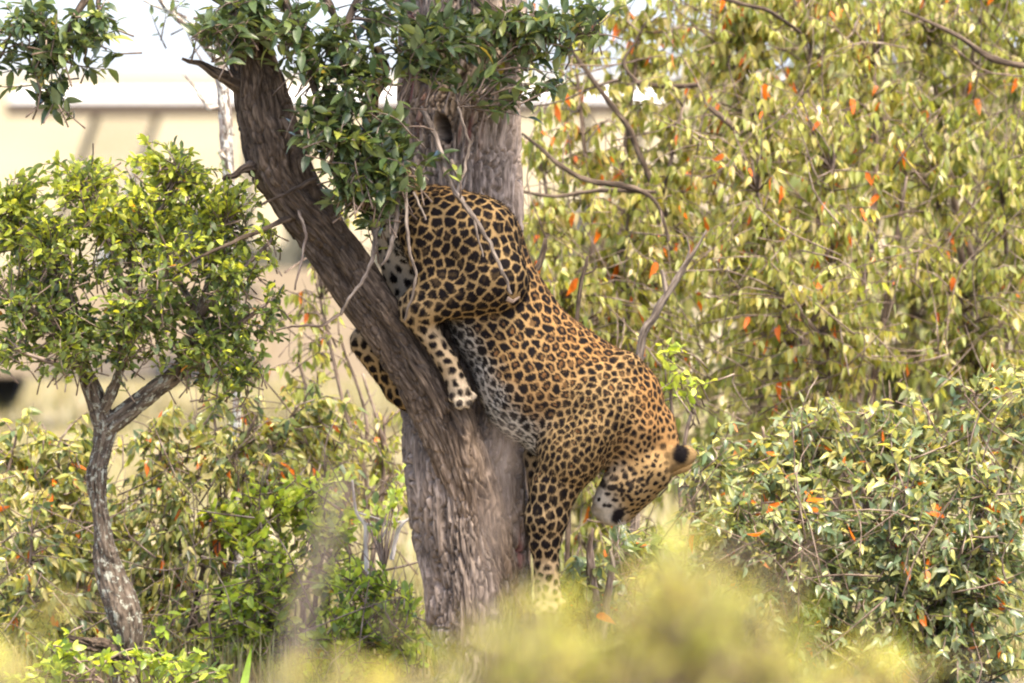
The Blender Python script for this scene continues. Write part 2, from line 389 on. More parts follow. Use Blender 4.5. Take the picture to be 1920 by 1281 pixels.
# ------------------------------------------------------------------ the big tree
def bark_tube(P, nl, ns, amp, seed, groove=26., plates=1.0, rope_w=1.5, hole=None, stain=None, knobs=()):
    """thick woody piece with fissured bark. P rows world (x,y,z,r)"""
    Q = catmull(P, nl); C, R = Q[:, :3], Q[:, 3]
    T, N, B = frames(C); th = np.linspace(0, 2 * np.pi, ns, endpoint=False); cs, sn = np.cos(th), np.sin(th)
    s = np.concatenate([[0], np.cumsum(np.linalg.norm(np.diff(C, axis=0), axis=1))])
    rm = R.mean()
    tw = .35 * noise(np.stack([s * 2.2, s * 0, s * 0 + seed], 1), seed)      # slow twist of the grain
    ang = th[None] + tw[:, None]
    bark = np.stack([rm * np.cos(ang), rm * np.sin(ang), np.repeat(s[:, None], ns, 1)], -1).reshape(-1, 3)
    warp = np.stack([noise(bark * 7, seed + 5), noise(bark * 7 + 40, seed + 6), np.zeros(len(bark))], 1) * .028
    bw = bark + warp
    rope = np.abs(noise(bw * np.array([groove * .5, groove * .5, 1.0]), seed + 1))          # long rounded strands
    g1 = np.abs(noise(bw * np.array([groove * 1.15, groove * 1.15, 1.5]), seed + 7))
    g2 = np.abs(noise(bw * np.array([groove * 2.6, groove * 2.6, 3.6]), seed + 2))
    g3 = noise(bw * np.array([groove * 5, groove * 5, 10]), seed + 3)
    plate = worley(bw * np.array([groove * 1.9, groove * 1.9, groove * .13]) + .5 * noise(bw * 25, seed + 9)[:, None], seed + 8)
    fissure = plates * 2.3 * (np.minimum(plate, .15) / .15 - 1) + rope_w * (np.minimum(rope, .35) / .35 - 1) + 1.5 + 1.0 * np.minimum(g1, .28) / .28 + .45 * np.minimum(g2, .3) / .3 + .22 * g3 - 2.4
    lump = fbm(bark * np.array([5, 5, 2.2]), 3, seed + 4)
    disp = amp * (fissure * .8 + 1.3 * lump)
    rr = (R[:, None] + disp.reshape(nl, ns))
    V = C[:, None] + rr[..., None] * (cs[None, :, None] * N[:, None] + sn[None, :, None] * B[:, None])
    V = V.reshape(-1, 3); out = (cs[None, :, None] * N[:, None] + sn[None, :, None] * B[:, None]).reshape(-1, 3)
    front = out[:, 1] < 0.2
    for (hx, hy, rx, ry, tilt, depth) in (hole or []):
        X, Z = to_px(V); dx, dy = X - hx, Z - hy
        u = dx * math.cos(tilt) + dy * math.sin(tilt); w = -dx * math.sin(tilt) + dy * math.cos(tilt)
        q = np.sqrt((u / rx) ** 2 + (w / ry) ** 2)
        m_ = np.where(front, 1 - sstep(.75, 1.05, q), 0); rim = np.where(front, np.exp(-((q - 1.25) / .25) ** 2), 0)
        V = V - out * (depth * m_ - .008 * rim * (depth > 0))[:, None]
    i = np.arange(nl - 1)[:, None] * ns; j = np.arange(ns)[None]; j2 = (j + 1) % ns
    F = np.stack([i + j, i + j2, i + ns + j2, i + ns + j], -1).reshape(-1, 4)
    V = np.vstack([V, C[0], C[-1]]); bark = np.vstack([bark, bark[0], bark[-1]])
    jj = np.arange(ns); k2 = (jj + 1) % ns
    Tr = np.vstack([np.stack([k2, jj, np.full(ns, nl * ns)], 1), np.stack([(nl - 1) * ns + jj, (nl - 1) * ns + k2, np.full(ns, nl * ns + 1)], 1)])
    st = np.zeros(len(V))
    if stain: st = stain(V, bark)
    return V, F, Tr, bark, st
def bark_part(name, root, P, nl, ns, amp, seed, mat, tone=None, **kw):
    V, F, Tr, bk, st = bark_tube(P, nl, ns, amp, seed, **kw)
    return child(name, mesh_np(name, V, [F, Tr], mat, True, {'bark': ('FLOAT_VECTOR', bk), 'stain': ('FLOAT', st), 'tone': ('FLOAT', tone(V) if tone else np.zeros(len(V)))}), root)

tree = thing('forked_tree', 'big forked tree with grey fissured trunk and dark leaning limb that the leopard climbs down', 'tree', loc=tuple(W(890, 1302, .15)))
trunk_px = [(905, 1340, .15, 128), (916, 1260, .15, 96), (904, 1170, .15, 99), (889, 1050, .15, 104), (878, 930, .15, 110), (873, 850, .18, 112), (868, 740, .26, 112), (862, 620, .35, 112), (860, 480, .41, 114), (862, 350, .44, 114), (864, 200, .46, 115), (868, 60, .47, 120), (866, -80, .48, 122), (850, -300, .50, 118), (800, -650, .50, 95), (760, -1000, .45, 60)]
def red_stain(V, bark):
    X, Z = to_px(V)
    a = np.exp(-((X - 778) / 26) ** 2) * (1 - sstep(120, 330, Z)) + .8 * np.exp(-((X - 870) / 26) ** 2 - ((Z - 245) / 45) ** 2) + .7 * np.exp(-((X - 965) / 20) ** 2) * np.exp(-((Z - 1040) / 60) ** 2)
    nzz = noise(bark * np.array([70, 70, 8]), 77)
    return np.clip(a * sstep(-.1, .5, nzz) * .85, 0, .8)
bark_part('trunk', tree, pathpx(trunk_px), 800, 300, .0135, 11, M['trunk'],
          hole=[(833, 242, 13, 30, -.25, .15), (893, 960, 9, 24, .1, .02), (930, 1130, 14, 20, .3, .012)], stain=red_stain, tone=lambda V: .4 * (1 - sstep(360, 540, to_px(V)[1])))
limb_px = [(960, 1260, .14, 40), (935, 1130, .09, 46), (908, 1000, .045, 54), (880, 900, .02, 58), (845, 810, .005, 56), (800, 722, 0, 53), (755, 652, 0, 50), (709, 588, 0, 49), (655, 515, 0, 49), (605, 440, 0, 49), (556, 372, 0, 50), (518, 300, 0, 56), (500, 235, 0, 53), (484, 165, 0, 50), (466, 90, 0, 42), (455, 10, 0, 40), (440, -90, 0, 38), (400, -260, -.05, 34), (350, -480, -.1, 25), (310, -700, -.1, 14)]
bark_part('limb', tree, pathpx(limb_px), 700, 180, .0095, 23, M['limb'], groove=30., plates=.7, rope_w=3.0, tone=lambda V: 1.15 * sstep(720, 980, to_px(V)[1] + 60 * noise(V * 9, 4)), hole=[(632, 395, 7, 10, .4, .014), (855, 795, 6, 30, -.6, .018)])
bark_part('broken_branch', tree, pathpx([(456, 158, -.01, 26), (430, 148, -.03, 15), (405, 137, -.05, 11), (378, 120, -.06, 6.5), (358, 116, -.06, 4), (341, 110, -.06, 2)]), 70, 40, .0045, 31, M['limb'])
bark_part('branch_stub', tree, pathpx([(478, 312, -.02, 16), (456, 318, -.05, 8), (440, 330, -.06, 6), (425, 333, -.06, 4.5), (418, 338, -.06, 3)]), 50, 30, .0035, 32, M['limb'])
bark_part('branch_stub', tree, pathpx([(975, 85, .30, 34), (992, 60, .27, 25), (1000, 38, .26, 17), (1003, 25, .26, 10)]), 26, 26, .005, 33, M['trunk'])
# bare twigs that cross the leopard and the limb
tw_px = [
 ([(545, 410, -.1, 9), (500, 428, -.14, 7), (440, 452, -.18, 5.5), (385, 478, -.2, 4.5), (338, 502, -.2, 2.5)], 'limb'),
 ([(592, 335, -.09, 7), (560, 352, -.11, 6), (528, 366, -.13, 5), (490, 385, -.16, 3)], 'limb'),
 ([(562, 395, -.1, 5), (575, 440, -.12, 4), (562, 500, -.14, 3.5), (552, 545, -.15, 2.5)], 'twig'),
 ([(715, 395, -.20, 6), (706, 440, -.21, 5.5), (697, 490, -.22, 5.5), (678, 530, -.22, 5), (654, 560, -.21, 4.5), (640, 588, -.18, 5)], 'twig_grey'),
 ([(694, 385, -.21, 4), (700, 430, -.21, 5), (705, 462, -.21, 5)], 'twig_grey'),
 ([(748, 330, -.22, 8), (744, 400, -.23, 8), (738, 450, -.24, 7), (724, 486, -.24, 5), (716, 498, -.24, 3)], 'twig_grey'),
 ([(760, 345, -.25, 5.5), (763, 420, -.26, 5), (768, 470, -.27, 4.5), (780, 512, -.27, 4), (772, 560, -.26, 4), (758, 600, -.22, 3)], 'twig_grey'),
 ([(776, 360, -.25, 4), (786, 385, -.27, 3.5), (800, 412, -.28, 2.5)], 'twig_grey'),
 ([(790, 200, -.1, 7), (815, 250, -.16, 7.5), (832, 315, -.2, 8), (856, 364, -.24, 7.5), (893, 412, -.28, 6.5), (925, 470, -.29, 5.5), (945, 520, -.29, 4.5), (960, 552, -.28, 3)], 'twig_grey'),
 ([(845, 300, -.2, 6), (862, 340, -.22, 6), (856, 366, -.24, 6)], 'twig_grey'),
 ([(856, 364, -.23, 5), (872, 320, -.18, 5), (880, 270, -.12, 4.5), (860, 200, -.05, 4)], 'twig_grey'),
 ([(640, 588, -.18, 5), (600, 612, -.18, 4), (550, 610, -.16, 3), (505, 622, -.15, 2)], 'twig'),
 ([(890, 412, -.28, 4), (898, 450, -.3, 3), (906, 480, -.3, 2)], 'twig_grey'),
 ([(600, -20, -.15, 12), (632, 40, -.17, 10), (655, 105, -.2, 7), (690, 170, -.22, 5), (715, 230, -.22, 4)], 'limb'),
 ([(840, -20, .1, 10), (815, 60, .05, 8), (780, 120, -.05, 7), (745, 200, -.15, 6), (735, 280, -.2, 5), (742, 340, -.22, 5)], 'twig'),
 ([(952, 560, -.26, 8), (962, 566, -.26, 5), (975, 556, -.25, 2)], 'twig'),
]
tw_paths = []
for k, (pts, mt) in enumerate(tw_px):
    P = pathpx(pts); tw_paths.append(P)
    tq = np.linspace(0, len(pts) - 1, 4 * len(pts)); P = np.stack([np.interp(tq, np.arange(len(pts)), P[:, j]) for j in range(4)], 1); P[:, :3] += .004 * np.stack([noise(P[:, :3] * 38, 90 + k), noise(P[:, :3] * 38 + 7, 91 + k), noise(P[:, :3] * 38 + 19, 92 + k)], 1); P[:, 3] *= .68
    V, F, T_, bk = tube(P, 14 * len(pts), 8, .4, k + 60)
    child('twig', mesh_np('twig', V, [F, T_], M[mt], True, {'bark': ('FLOAT_VECTOR', bk)}), tree)
# leaf clusters
rng = np.random.default_rng(5)
ever_pal = [(.035, .058, .018), (.058, .085, .024), (.095, .125, .033), (.19, .21, .035), (.34, .25, .03)]
blobs = [  # px, py, Y, rx, ry (px), rY (m), tips
 (440, 40, -.16, 75, 62, .12, 46), (560, 60, -.2, 70, 80, .18, 26), (640, 130, -.24, 75, 95, .16, 52), (610, 240, -.24, 58, 62, .12, 34), (690, 270, -.26, 68, 85, .12, 60),
 (650, 345, -.24, 50, 45, .10, 20), (725, 330, -.28, 45, 60, .08, 20), (760, 60, -.1, 95, 75, .2, 44), (860, 90, .0, 85, 75, .16, 44), (930, 60, .1, 90, 70, .2, 34), (1020, 55, .1, 95, 50, .2, 28), (1030, 120, .1, 50, 55, .15, 12), (975, 195, .1, 32, 34, .1, 7),
 (60, 60, -.2, 90, 75, .15, 34), (170, 70, -.2, 75, 72, .15, 30), (100, 150, -.2, 30, 40, .08, 6), (105, 190, -.2, 18, 18, .05, 4), (690, 395, -.22, 25, 30, .05, 8),
 (-10, 150, -.2, 20, 20, .05, 3), (1130, 10, .1, 70, 22, .1, 8), (820, 300, -.2, 30, 25, .04, 3)]
tips = []
for (bx, by, bY, rx, ry, rY, nt) in blobs:
    for _ in range(int(nt * 1.15)):
        u = ball(rng); tips.append({'p': W(bx + u[0] * rx, by + u[1] * ry, bY + u[2] * rY), 'maxlen': .22, 'y': by})
for (bx, by, bY, rx, ry, rY, nt) in ((1000, -430, -.35, 480, 190, .65, 190), (700, -480, .1, 260, 200, .5, 50)):   # unseen crown above the picture, its spread shaped to shade leopard and limb
    for _ in range(nt):
        u = ball(rng); tips.append({'p': W(bx + u[0] * rx, by + u[1] * ry, bY + u[2] * rY), 'maxlen': .4, 'y': -400})
sk_paths = [pathpx(limb_px[10:]), pathpx(trunk_px[8:])] + tw_paths + [pathpx(p) for p in (
  [(455, 10, 0, 20), (300, -60, -.1, 14), (180, -20, -.18, 9), (110, 90, -.2, 5), (80, 150, -.2, 3), (103, 190, -.2, 2)],
  [(300, -60, -.1, 12), (190, -10, -.2, 6), (200, 60, -.2, 3)], [(110, 60, -.2, 6), (40, 40, -.2, 4), (0, 110, -.2, 2)],
  [(866, -80, .4, 20), (900, 0, .2, 14), (960, 40, .12, 10), (1050, 70, .1, 5), (1110, 60, .1, 3)],
  [(500, -60, -.05, 12), (560, 60, -.18, 7), (600, 200, -.22, 6), (660, 300, -.25, 4), (690, 390, -.22, 3)],
  [(455, 10, -.05, 12), (440, 30, -.14, 7), (410, 60, -.18, 4)],
  [(840, -60, .1, 12), (700, -30, -.1, 9), (640, 60, -.2, 6)],
  [(850, -300, .5, 60), (960, -380, .6, 30), (1100, -420, .8, 18), (1300, -430, .9, 10), (1500, -420, .9, 5)], [(900, -340, .55, 22), (950, -400, 1.0, 12), (1000, -420, 1.4, 5)], [(400, -260, 0, 30), (150, -350, .3, 15), (-150, -420, .5, 5)],
  [(700, -300, .1, 18), (600, -480, .6, 10), (500, -650, .7, 5)])]
stems(tree, sk_paths[2 + len(tw_paths):], M['limb'], 'branch')
grow(tree, nodes_of(sk_paths, 30), tips, dict(palette=ever_pal, weights=[3, 4, 3, 1.0, .12], n=9, len=.058, shape='lance', ratio=.40, mat=M['leaf_ever'], along=.8, out=.8, lift=-.12, nup=1, nout=.2, **{'from': .3}), rng, M['twig'], 300)

# ------------------------------------------------------------------ the small gnarled tree
small = thing('gnarled_tree', 'small gnarled tree with lichen-covered forked trunk and dense yellow-green crown', 'tree', loc=tuple(W(225, 1302, .1)))
bark_part('trunk', small, pathpx([(238, 1310, .1, 27), (232, 1250, .1, 20), (241, 1195, .08, 27), (229, 1140, .08, 34), (208, 1085, .1, 31), (197, 1035, .1, 25), (194, 985, .1, 19), (185, 940, .1, 17), (182, 890, .1, 20), (189, 845, .1, 19), (197, 802, .1, 23), (190, 780, .1, 22), (175, 735, .09, 18), (160, 695, .08, 15), (150, 650, .05, 12), (130, 560, 0, 9), (95, 470, -.05, 6)]), 260, 70, .005, 41, M['lichen'], groove=50.)
bark_part('fork', small, pathpx([(193, 810, .1, 20), (215, 790, .09, 21), (250, 762, .08, 20), (290, 730, .07, 19), (330, 700, .06, 18), (350, 660, .05, 13), (375, 590, 0, 10), (400, 500, -.02, 7), (420, 420, -.02, 4)]), 130, 50, .004, 42, M['lichen'], groove=50.)
bark_part('fork', small, pathpx([(192, 775, .09, 13), (205, 745, .06, 13), (222, 705, .04, 11), (232, 660, .02, 9), (240, 560, 0, 7), (250, 440, 0, 4)]), 90, 40, .003, 43, M['lichen'], groove=50.)
bark_part('broken_stub', small, pathpx([(220, 1228, .08, 20), (190, 1212, .05, 13), (165, 1207, .04, 11), (140, 1200, .04, 7), (122, 1193, .04, 4)]), 60, 40, .007, 44, M['limb'], groove=50.)
sb = [pathpx(p) for p in (
  [(150, 650, .05, 9), (90, 600, -.05, 6), (20, 560, -.1, 4)], [(160, 690, .05, 8), (100, 680, -.1, 5), (40, 660, -.15, 3)],
  [(350, 660, .05, 9), (430, 620, -.05, 6), (500, 570, -.1, 3)], [(375, 590, 0, 8), (450, 510, -.1, 5), (510, 450, -.1, 3)],
  [(240, 560, 0, 6), (200, 440, -.05, 5), (160, 350, -.05, 3)], [(250, 440, 0, 5), (310, 380, 0, 4), (330, 310, 0, 2)],
  [(232, 660, .02, 7), (290, 560, -.12, 5), (320, 480, -.15, 4)], [(130, 560, 0, 6), (60, 450, .05, 4), (10, 380, .05, 3)],
  [(340, 690, .06, 8), (400, 690, -.05, 5), (470, 690, -.08, 3)], [(130, 560, 0, 6), (100, 520, .25, 4), (40, 440, .3, 3)], [(375, 590, 0, 7), (330, 520, .25, 5), (280, 430, .3, 3)])]
stems(small, sb, M['twig'], 'branch')
rng = np.random.default_rng(8)
tips = []
def in_blobs(bl, f=1.0, extra=None):
    for (bx, by, bY, rx, ry, rY, nt) in bl:
        for _ in range(int(nt * f)):
            u = ball(rng)
            # push tips outwards so that the crown is a shell with a looser inside
            u = unit(u) * np.linalg.norm(u) ** .7 * rng.choice([1, 1, 1, 1.15])
            tips.append({'p': W(bx + u[0] * rx, by + u[1] * ry, bY + u[2] * rY), 'y': by + u[1] * ry, 'top': -u[1], **(extra or {})})
in_blobs([(110, 400, .05, 170, 85, .26, 105), (280, 375, .05, 165, 75, .26, 105), (430, 420, .0, 90, 80, .2, 42), (40, 500, .05, 130, 120, .26, 62), (190, 520, .0, 160, 120, .28, 88), (340, 530, 0, 130, 120, .26, 68), (460, 560, -.05, 80, 110, .2, 40), (90, 630, -.02, 120, 70, .22, 48), (260, 630, -.02, 140, 60, .22, 46), (420, 670, -.05, 95, 60, .18, 34), (20, 640, -.02, 40, 60, .1, 8), (330, 300, .05, 40, 30, .1, 9), (262, 275, .05, 10, 22, .05, 2), (200, 320, .05, 160, 28, .2, 26), (400, 340, .0, 80, 28, .2, 14)], 1.6, {'maxlen': .3})
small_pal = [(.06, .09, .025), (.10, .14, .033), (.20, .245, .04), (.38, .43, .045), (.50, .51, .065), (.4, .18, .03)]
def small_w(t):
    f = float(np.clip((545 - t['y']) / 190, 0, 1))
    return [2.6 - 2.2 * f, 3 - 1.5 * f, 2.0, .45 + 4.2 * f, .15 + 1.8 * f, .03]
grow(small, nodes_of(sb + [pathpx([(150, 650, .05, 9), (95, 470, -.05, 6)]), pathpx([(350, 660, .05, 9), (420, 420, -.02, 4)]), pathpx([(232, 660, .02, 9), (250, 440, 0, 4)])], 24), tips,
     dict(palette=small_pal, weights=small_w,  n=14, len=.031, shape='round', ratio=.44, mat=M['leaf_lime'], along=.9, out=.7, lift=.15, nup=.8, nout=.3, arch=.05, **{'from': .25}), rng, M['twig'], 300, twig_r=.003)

# ------------------------------------------------------------------ thin pale sapling
sap = thing('dead_sapling', 'thin dead sapling with flaking pale bark behind the dark leaning limb', 'tree', loc=tuple(W(442, 1302, 2.25)))
stems(sap, [pathpx([(450, 1260, 2.3, 8), (446, 1000, 2.26, 8), (444, 700, 2.23, 9), (440, 520, 2.20, 13), (434, 420, 2.20, 13), (428, 330, 2.20, 12), (424, 250, 2.20, 12), (418, 170, 2.20, 12), (412, 110, 2.20, 11), (408, 60, 2.20, 8)])], M['pale'], 'stem', 24, .3)
stems(sap, [pathpx(p) for p in ([(414, 120, 2.20, 9), (390, 92, 2.18, 7), (350, 50, 2.16, 6), (310, 12, 2.15, 5), (280, -30, 2.15, 4)], [(402, 105, 2.19, 7), (380, 70, 2.17, 5), (350, 35, 2.16, 4), (300, 15, 2.15, 3), (268, 0, 2.15, 2)],
      [(412, 200, 2.20, 5), (392, 203, 2.18, 4.5), (384, 190, 2.18, 3.5), (366, 165, 2.17, 3), (342, 137, 2.17, 1.5)], [(388, 195, 2.18, 3), (372, 180, 2.17, 2), (366, 168, 2.17, 1.2)],
      [(428, 300, 2.20, 8), (418, 292, 2.18, 6), (410, 281, 2.18, 3)], [(436, 400, 2.20, 7), (455, 380, 2.17, 4), (462, 360, 2.16, 2)])], M['pale'], 'branch', 8, .25)
rng = np.random.default_rng(9); tips = []
for (x, y) in ((320, 25), (360, 40), (300, 45), (385, 30), (345, 15), (432, 300), (436, 312), (446, 225), (290, 20), (410, 45)):
    tips.append({'p': W(x + rng.normal(0, 8), y + rng.normal(0, 6), 2.15), 'maxlen': .1, 'y': y})
grow(sap, nodes_of([pathpx([(408, 60, 2.20, 8), (280, -30, 2.15, 4)]), pathpx([(428, 420, 2.20, 8), (420, 200, 2.20, 4)])]), tips, dict(palette=ever_pal, weights=[2, 3, 3, 2, .3], n=5, len=.045, shape='lance', ratio=.42, mat=M['leaf_ever'], lift=-.2), rng, M['twig_grey'], 60)

# ------------------------------------------------------------------ shrubs
def shrub(name, label, group, base, stem_px, blobs_, pal, weights, leaf_kw, seed, twig_mat='twig', n_obj=260, stem_mat='twig', maxlen=.5, dens=1.0, twig_r=.0035, cat='bush', flat=1.0, bare=0, bare_mat='twig'):
    r_ = np.random.default_rng(seed)
    bx, by, bY = base
    w = W(bx, by, bY); w[2] = float(ground_z(w[0], w[1]))
    root = thing(name, label, cat, group, loc=tuple(w))
    P = []
    for pts in stem_px:
        q = pathpx(pts)
        q[0, :3] = w + np.array([r_.normal(0, .06), r_.normal(0, .06), -.03])
        P.append(q)
    if P: stems(root, P, M[stem_mat], 'stem', 8, .12)
    tp = []
    for (x, y, Y, rx, ry, rY, nt) in blobs_:
        for _ in range(int(nt * dens)):
            u = r_.normal(0, .52, 3); u *= min(1, 1.35 / (np.linalg.norm(u) + 1e-6))
            q = W(x + u[0] * rx, y + u[1] * ry, Y + u[2] * rY * flat)
            gz = float(ground_z(q[0], q[1])) + .04
            if q[2] < gz: q[2] = gz + r_.uniform(0, .1)
            tp.append({'p': q, 'maxlen': maxlen, 'y': y + u[1] * ry, 'u': u})
    sk = nodes_of(P, 24) if P else np.array([w])
    grow(root, sk, tp, dict(palette=pal, weights=weights, **leaf_kw), r_, M[twig_mat], n_obj, twig_r)
    if bare:                                              # leafless tangle inside the bush
        wts = np.array([q[6] for q in blobs_], float); wts /= wts.sum(); ps = []
        for _ in range(bare):
            x, y, Y, rx, ry, rY, nt = blobs_[r_.choice(len(blobs_), p=wts)]
            u = r_.normal(0, .5, 3); q = W(x + u[0] * rx, y + u[1] * ry, Y + u[2] * rY)
            if q[2] < .05: q[2] = .05
            d = unit(np.array([r_.normal(0, .7), r_.normal(0, .5), r_.normal(.75, .5)])) * r_.uniform(.12, .42)
            k1 = r_.normal(0, .03, 3); r0 = r_.uniform(.0012, .0034)
            ps.append(np.array([[*(q - d * .5), r0], [*(q + k1), r0 * .8], [*(q + d * .5), r0 * .4]]))
        child('bare_twigs', tubes_mesh('bare_twigs', ps, M[bare_mat], nl=6, ns=4), root, 'stuff')
    return root
def fan(base, tops, r0=9, r1=2.5, seed=0, bow=.12):
    """stems from base pixel to the tops, with a bend"""
    r_ = np.random.default_rng(seed); out = []
    for (x, y, Y) in tops:
        bx, by, bY = base
        m1 = (bx + (x - bx) * .3 + r_.normal(0, 25), by + (y - by) * .38 + r_.normal(0, 20), bY + (Y - bY) * .3)
        m2 = (bx + (x - bx) * .68 + r_.normal(0, 25), by + (y - by) * .72 + r_.normal(0, 20), bY + (Y - bY) * .7)
        out.append([(bx, by, bY, r0), (*m1, r0 * .75), (*m2, r0 * .5), (x, y, Y, r1)])
    return out
G_CR = 'croton bushes around the tree'
croton_pal = [(.17, .205, .04), (.25, .275, .055), (.34, .345, .08), (.42, .38, .11), (.54, .46, .26), (.72, .17, .02)]
droop = dict(n=17, len=.045, shape='ovate', ratio=.37, mat=M['leaf_croton'], along=.25, out=.45, lift=-1.15, nup=.25, nout=.6, ncam=.55, njit=.5, arch=.16, first=np.array([0, 0, 0, 0, .2, 1.0]), **{'from': .25})
cw = [1.2, 2.8, 3, 2.2, .8, .17]
# far shrubs behind the leopard
shrub('croton_bush', 'tall pale green bush with hanging leaves just behind the trunk and leopard', G_CR, (1130, 1150, 3.2),
      fan((1130, 1150, 3.2), [(1080, 120, 3.2), (1200, 60, 3.4), (1020, 330, 3.0), (1280, 200, 3.0), (1180, 400, 2.8), (1050, 560, 2.7)], 10, 3, 1),
      [(1090, 120, 3.3, 110, 150, .4, 18), (1220, 90, 3.4, 150, 130, .6, 60), (1090, 300, 3.2, 110, 110, .5, 34), (1250, 300, 3.1, 150, 150, .7, 95), (1080, 450, 2.9, 120, 110, .5, 60), (1230, 500, 2.8, 150, 140, .6, 95), (1120, 620, 2.7, 130, 110, .5, 50), (1260, 680, 2.7, 120, 120, .5, 55), (1150, 850, 2.8, 150, 150, .5, 60), (1130, 1000, 2.6, 120, 110, .4, 40), (1015, 240, 3.0, 45, 120, .3, 16), (1010, 400, 2.9, 45, 80, .3, 14)],
      croton_pal, cw, droop, 21, bare=150, flat=.55)
shrub('croton_bush', 'broad tall bush with hanging leaves and scattered orange leaves filling the upper right', G_CR, (1560, 1120, 3.0),
      fan((1560, 1120, 3.0), [(1400, 80, 3.2), (1520, 20, 3.4), (1640, 120, 3.1), (1420, 360, 2.6), (1560, 320, 2.7), (1700, 330, 2.9), (1480, 560, 2.4)], 12, 3, 2),
      [(1400, 80, 3.2, 150, 150, .7, 85), (1560, 80, 3.3, 160, 150, .8, 95), (1400, 280, 2.9, 150, 150, .7, 100), (1560, 290, 2.9, 160, 150, .7, 105), (1400, 480, 2.6, 150, 140, .6, 90), (1560, 490, 2.6, 160, 140, .6, 95), (1430, 660, 2.6, 150, 120, .5, 60), (1590, 660, 2.6, 150, 120, .5, 55), (1450, 850, 2.8, 180, 140, .5, 50), (1330, -10, 3.2, 130, 70, .5, 34), (1500, -20, 3.2, 150, 70, .5, 36), (1650, -10, 3.2, 120, 70, .5, 28)],
      croton_pal, cw, droop, 22, bare=190, flat=.55)
shrub('croton_bush', 'tall darker green bush with tangled bare twigs at the far right edge', G_CR, (1840, 1120, 3.4),
      fan((1840, 1120, 3.4), [(1740, 60, 3.5), (1840, 20, 3.6), (1930, 150, 3.4), (1760, 330, 3.0), (1880, 380, 3.0), (1800, 560, 2.8)], 12, 3, 3),
      [(1740, 90, 3.5, 150, 150, .7, 85), (1890, 110, 3.5, 140, 160, .7, 85), (1750, 300, 3.2, 150, 150, .7, 95), (1900, 320, 3.2, 130, 150, .7, 80), (1760, 500, 2.9, 150, 140, .6, 80), (1900, 520, 2.9, 120, 150, .6, 70), (1780, 670, 2.8, 150, 100, .5, 42), (1900, 690, 2.8, 100, 100, .5, 36), (1820, -10, 3.4, 150, 70, .5, 40)],
      croton_pal, [2.2, 3, 2.6, 1.6, .5, .08], droop, 23, bare=230, flat=.55)
# a farther row that closes the gaps
shrub('thicket_bush', 'dull green bush deep behind the hanging-leaved bushes', 'far thicket bushes', (1650, 980, 7.5),
      fan((1650, 980, 7.5), [(1350, 150, 7.5), (1500, 60, 7.5), (1650, 40, 7.7), (1800, 60, 7.5), (1900, 200, 7.4)], 14, 4, 4),
      [(1380, 200, 7.3, 170, 230, 1, 110), (1600, 180, 7.6, 200, 230, 1, 150), (1820, 180, 7.6, 180, 230, 1, 140), (1400, 520, 7.0, 260, 220, 1, 130), (1650, 520, 7, 230, 220, 1, 130), (1860, 520, 7, 170, 220, 1, 110), (1500, 780, 7, 330, 150, .8, 130), (1800, 780, 7, 250, 150, .8, 100)],
      [(.16, .19, .055), (.24, .26, .08), (.33, .32, .12), (.40, .34, .18)], [2, 3, 2, 1], dict(droop, len=.085, n=9, first=None), 24, n_obj=100, maxlen=.8, bare=120)
shrub('thicket_bush', 'loose olive green bush far behind the leopard shoulder and dead branch', 'far thicket bushes', (1120, 980, 7.0),
      fan((1120, 980, 7.0), [(1020, 420, 7), (1150, 350, 7), (1250, 300, 7), (1080, 600, 6.8)], 10, 4, 5),
      [(1040, 480, 7, 100, 110, .6, 40), (1180, 450, 7, 130, 150, .8, 70), (1100, 700, 6.8, 220, 160, .8, 90), (1080, 900, 6.8, 250, 120, .6, 80)],
      [(.14, .17, .05), (.21, .23, .07), (.30, .29, .11), (.38, .32, .18)], [2, 3, 2, 1], dict(droop, len=.075, n=9, first=None), 25, n_obj=80, maxlen=.6)
# nearer right side
silver_pal = [(.10, .145, .075), (.17, .215, .10), (.27, .295, .12), (.38, .37, .105), (.48, .43, .14), (.72, .17, .02)]
silver = dict(n=15, len=.043, shape='ovate', ratio=.42, mat=M['leaf_silver'], along=.6, out=.75, lift=-.35, nup=.7, nout=.4, ncam=.15, njit=.5, arch=.12, first=np.array([0, 0, 0, 0, .1, 1.0]), **{'from': .25})
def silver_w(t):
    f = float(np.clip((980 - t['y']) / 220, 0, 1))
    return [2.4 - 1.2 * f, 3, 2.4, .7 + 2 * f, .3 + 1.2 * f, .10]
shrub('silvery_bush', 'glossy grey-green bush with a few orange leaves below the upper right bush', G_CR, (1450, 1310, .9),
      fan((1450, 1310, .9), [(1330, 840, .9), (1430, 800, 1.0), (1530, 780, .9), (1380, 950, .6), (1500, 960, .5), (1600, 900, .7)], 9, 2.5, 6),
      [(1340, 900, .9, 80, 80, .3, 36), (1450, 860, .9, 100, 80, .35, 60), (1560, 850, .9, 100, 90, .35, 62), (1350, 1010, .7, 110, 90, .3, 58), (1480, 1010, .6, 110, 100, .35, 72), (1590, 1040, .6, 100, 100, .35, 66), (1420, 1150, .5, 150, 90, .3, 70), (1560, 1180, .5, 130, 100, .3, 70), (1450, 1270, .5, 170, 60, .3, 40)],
      silver_pal, silver_w, silver, 26, bare=110, flat=.65)
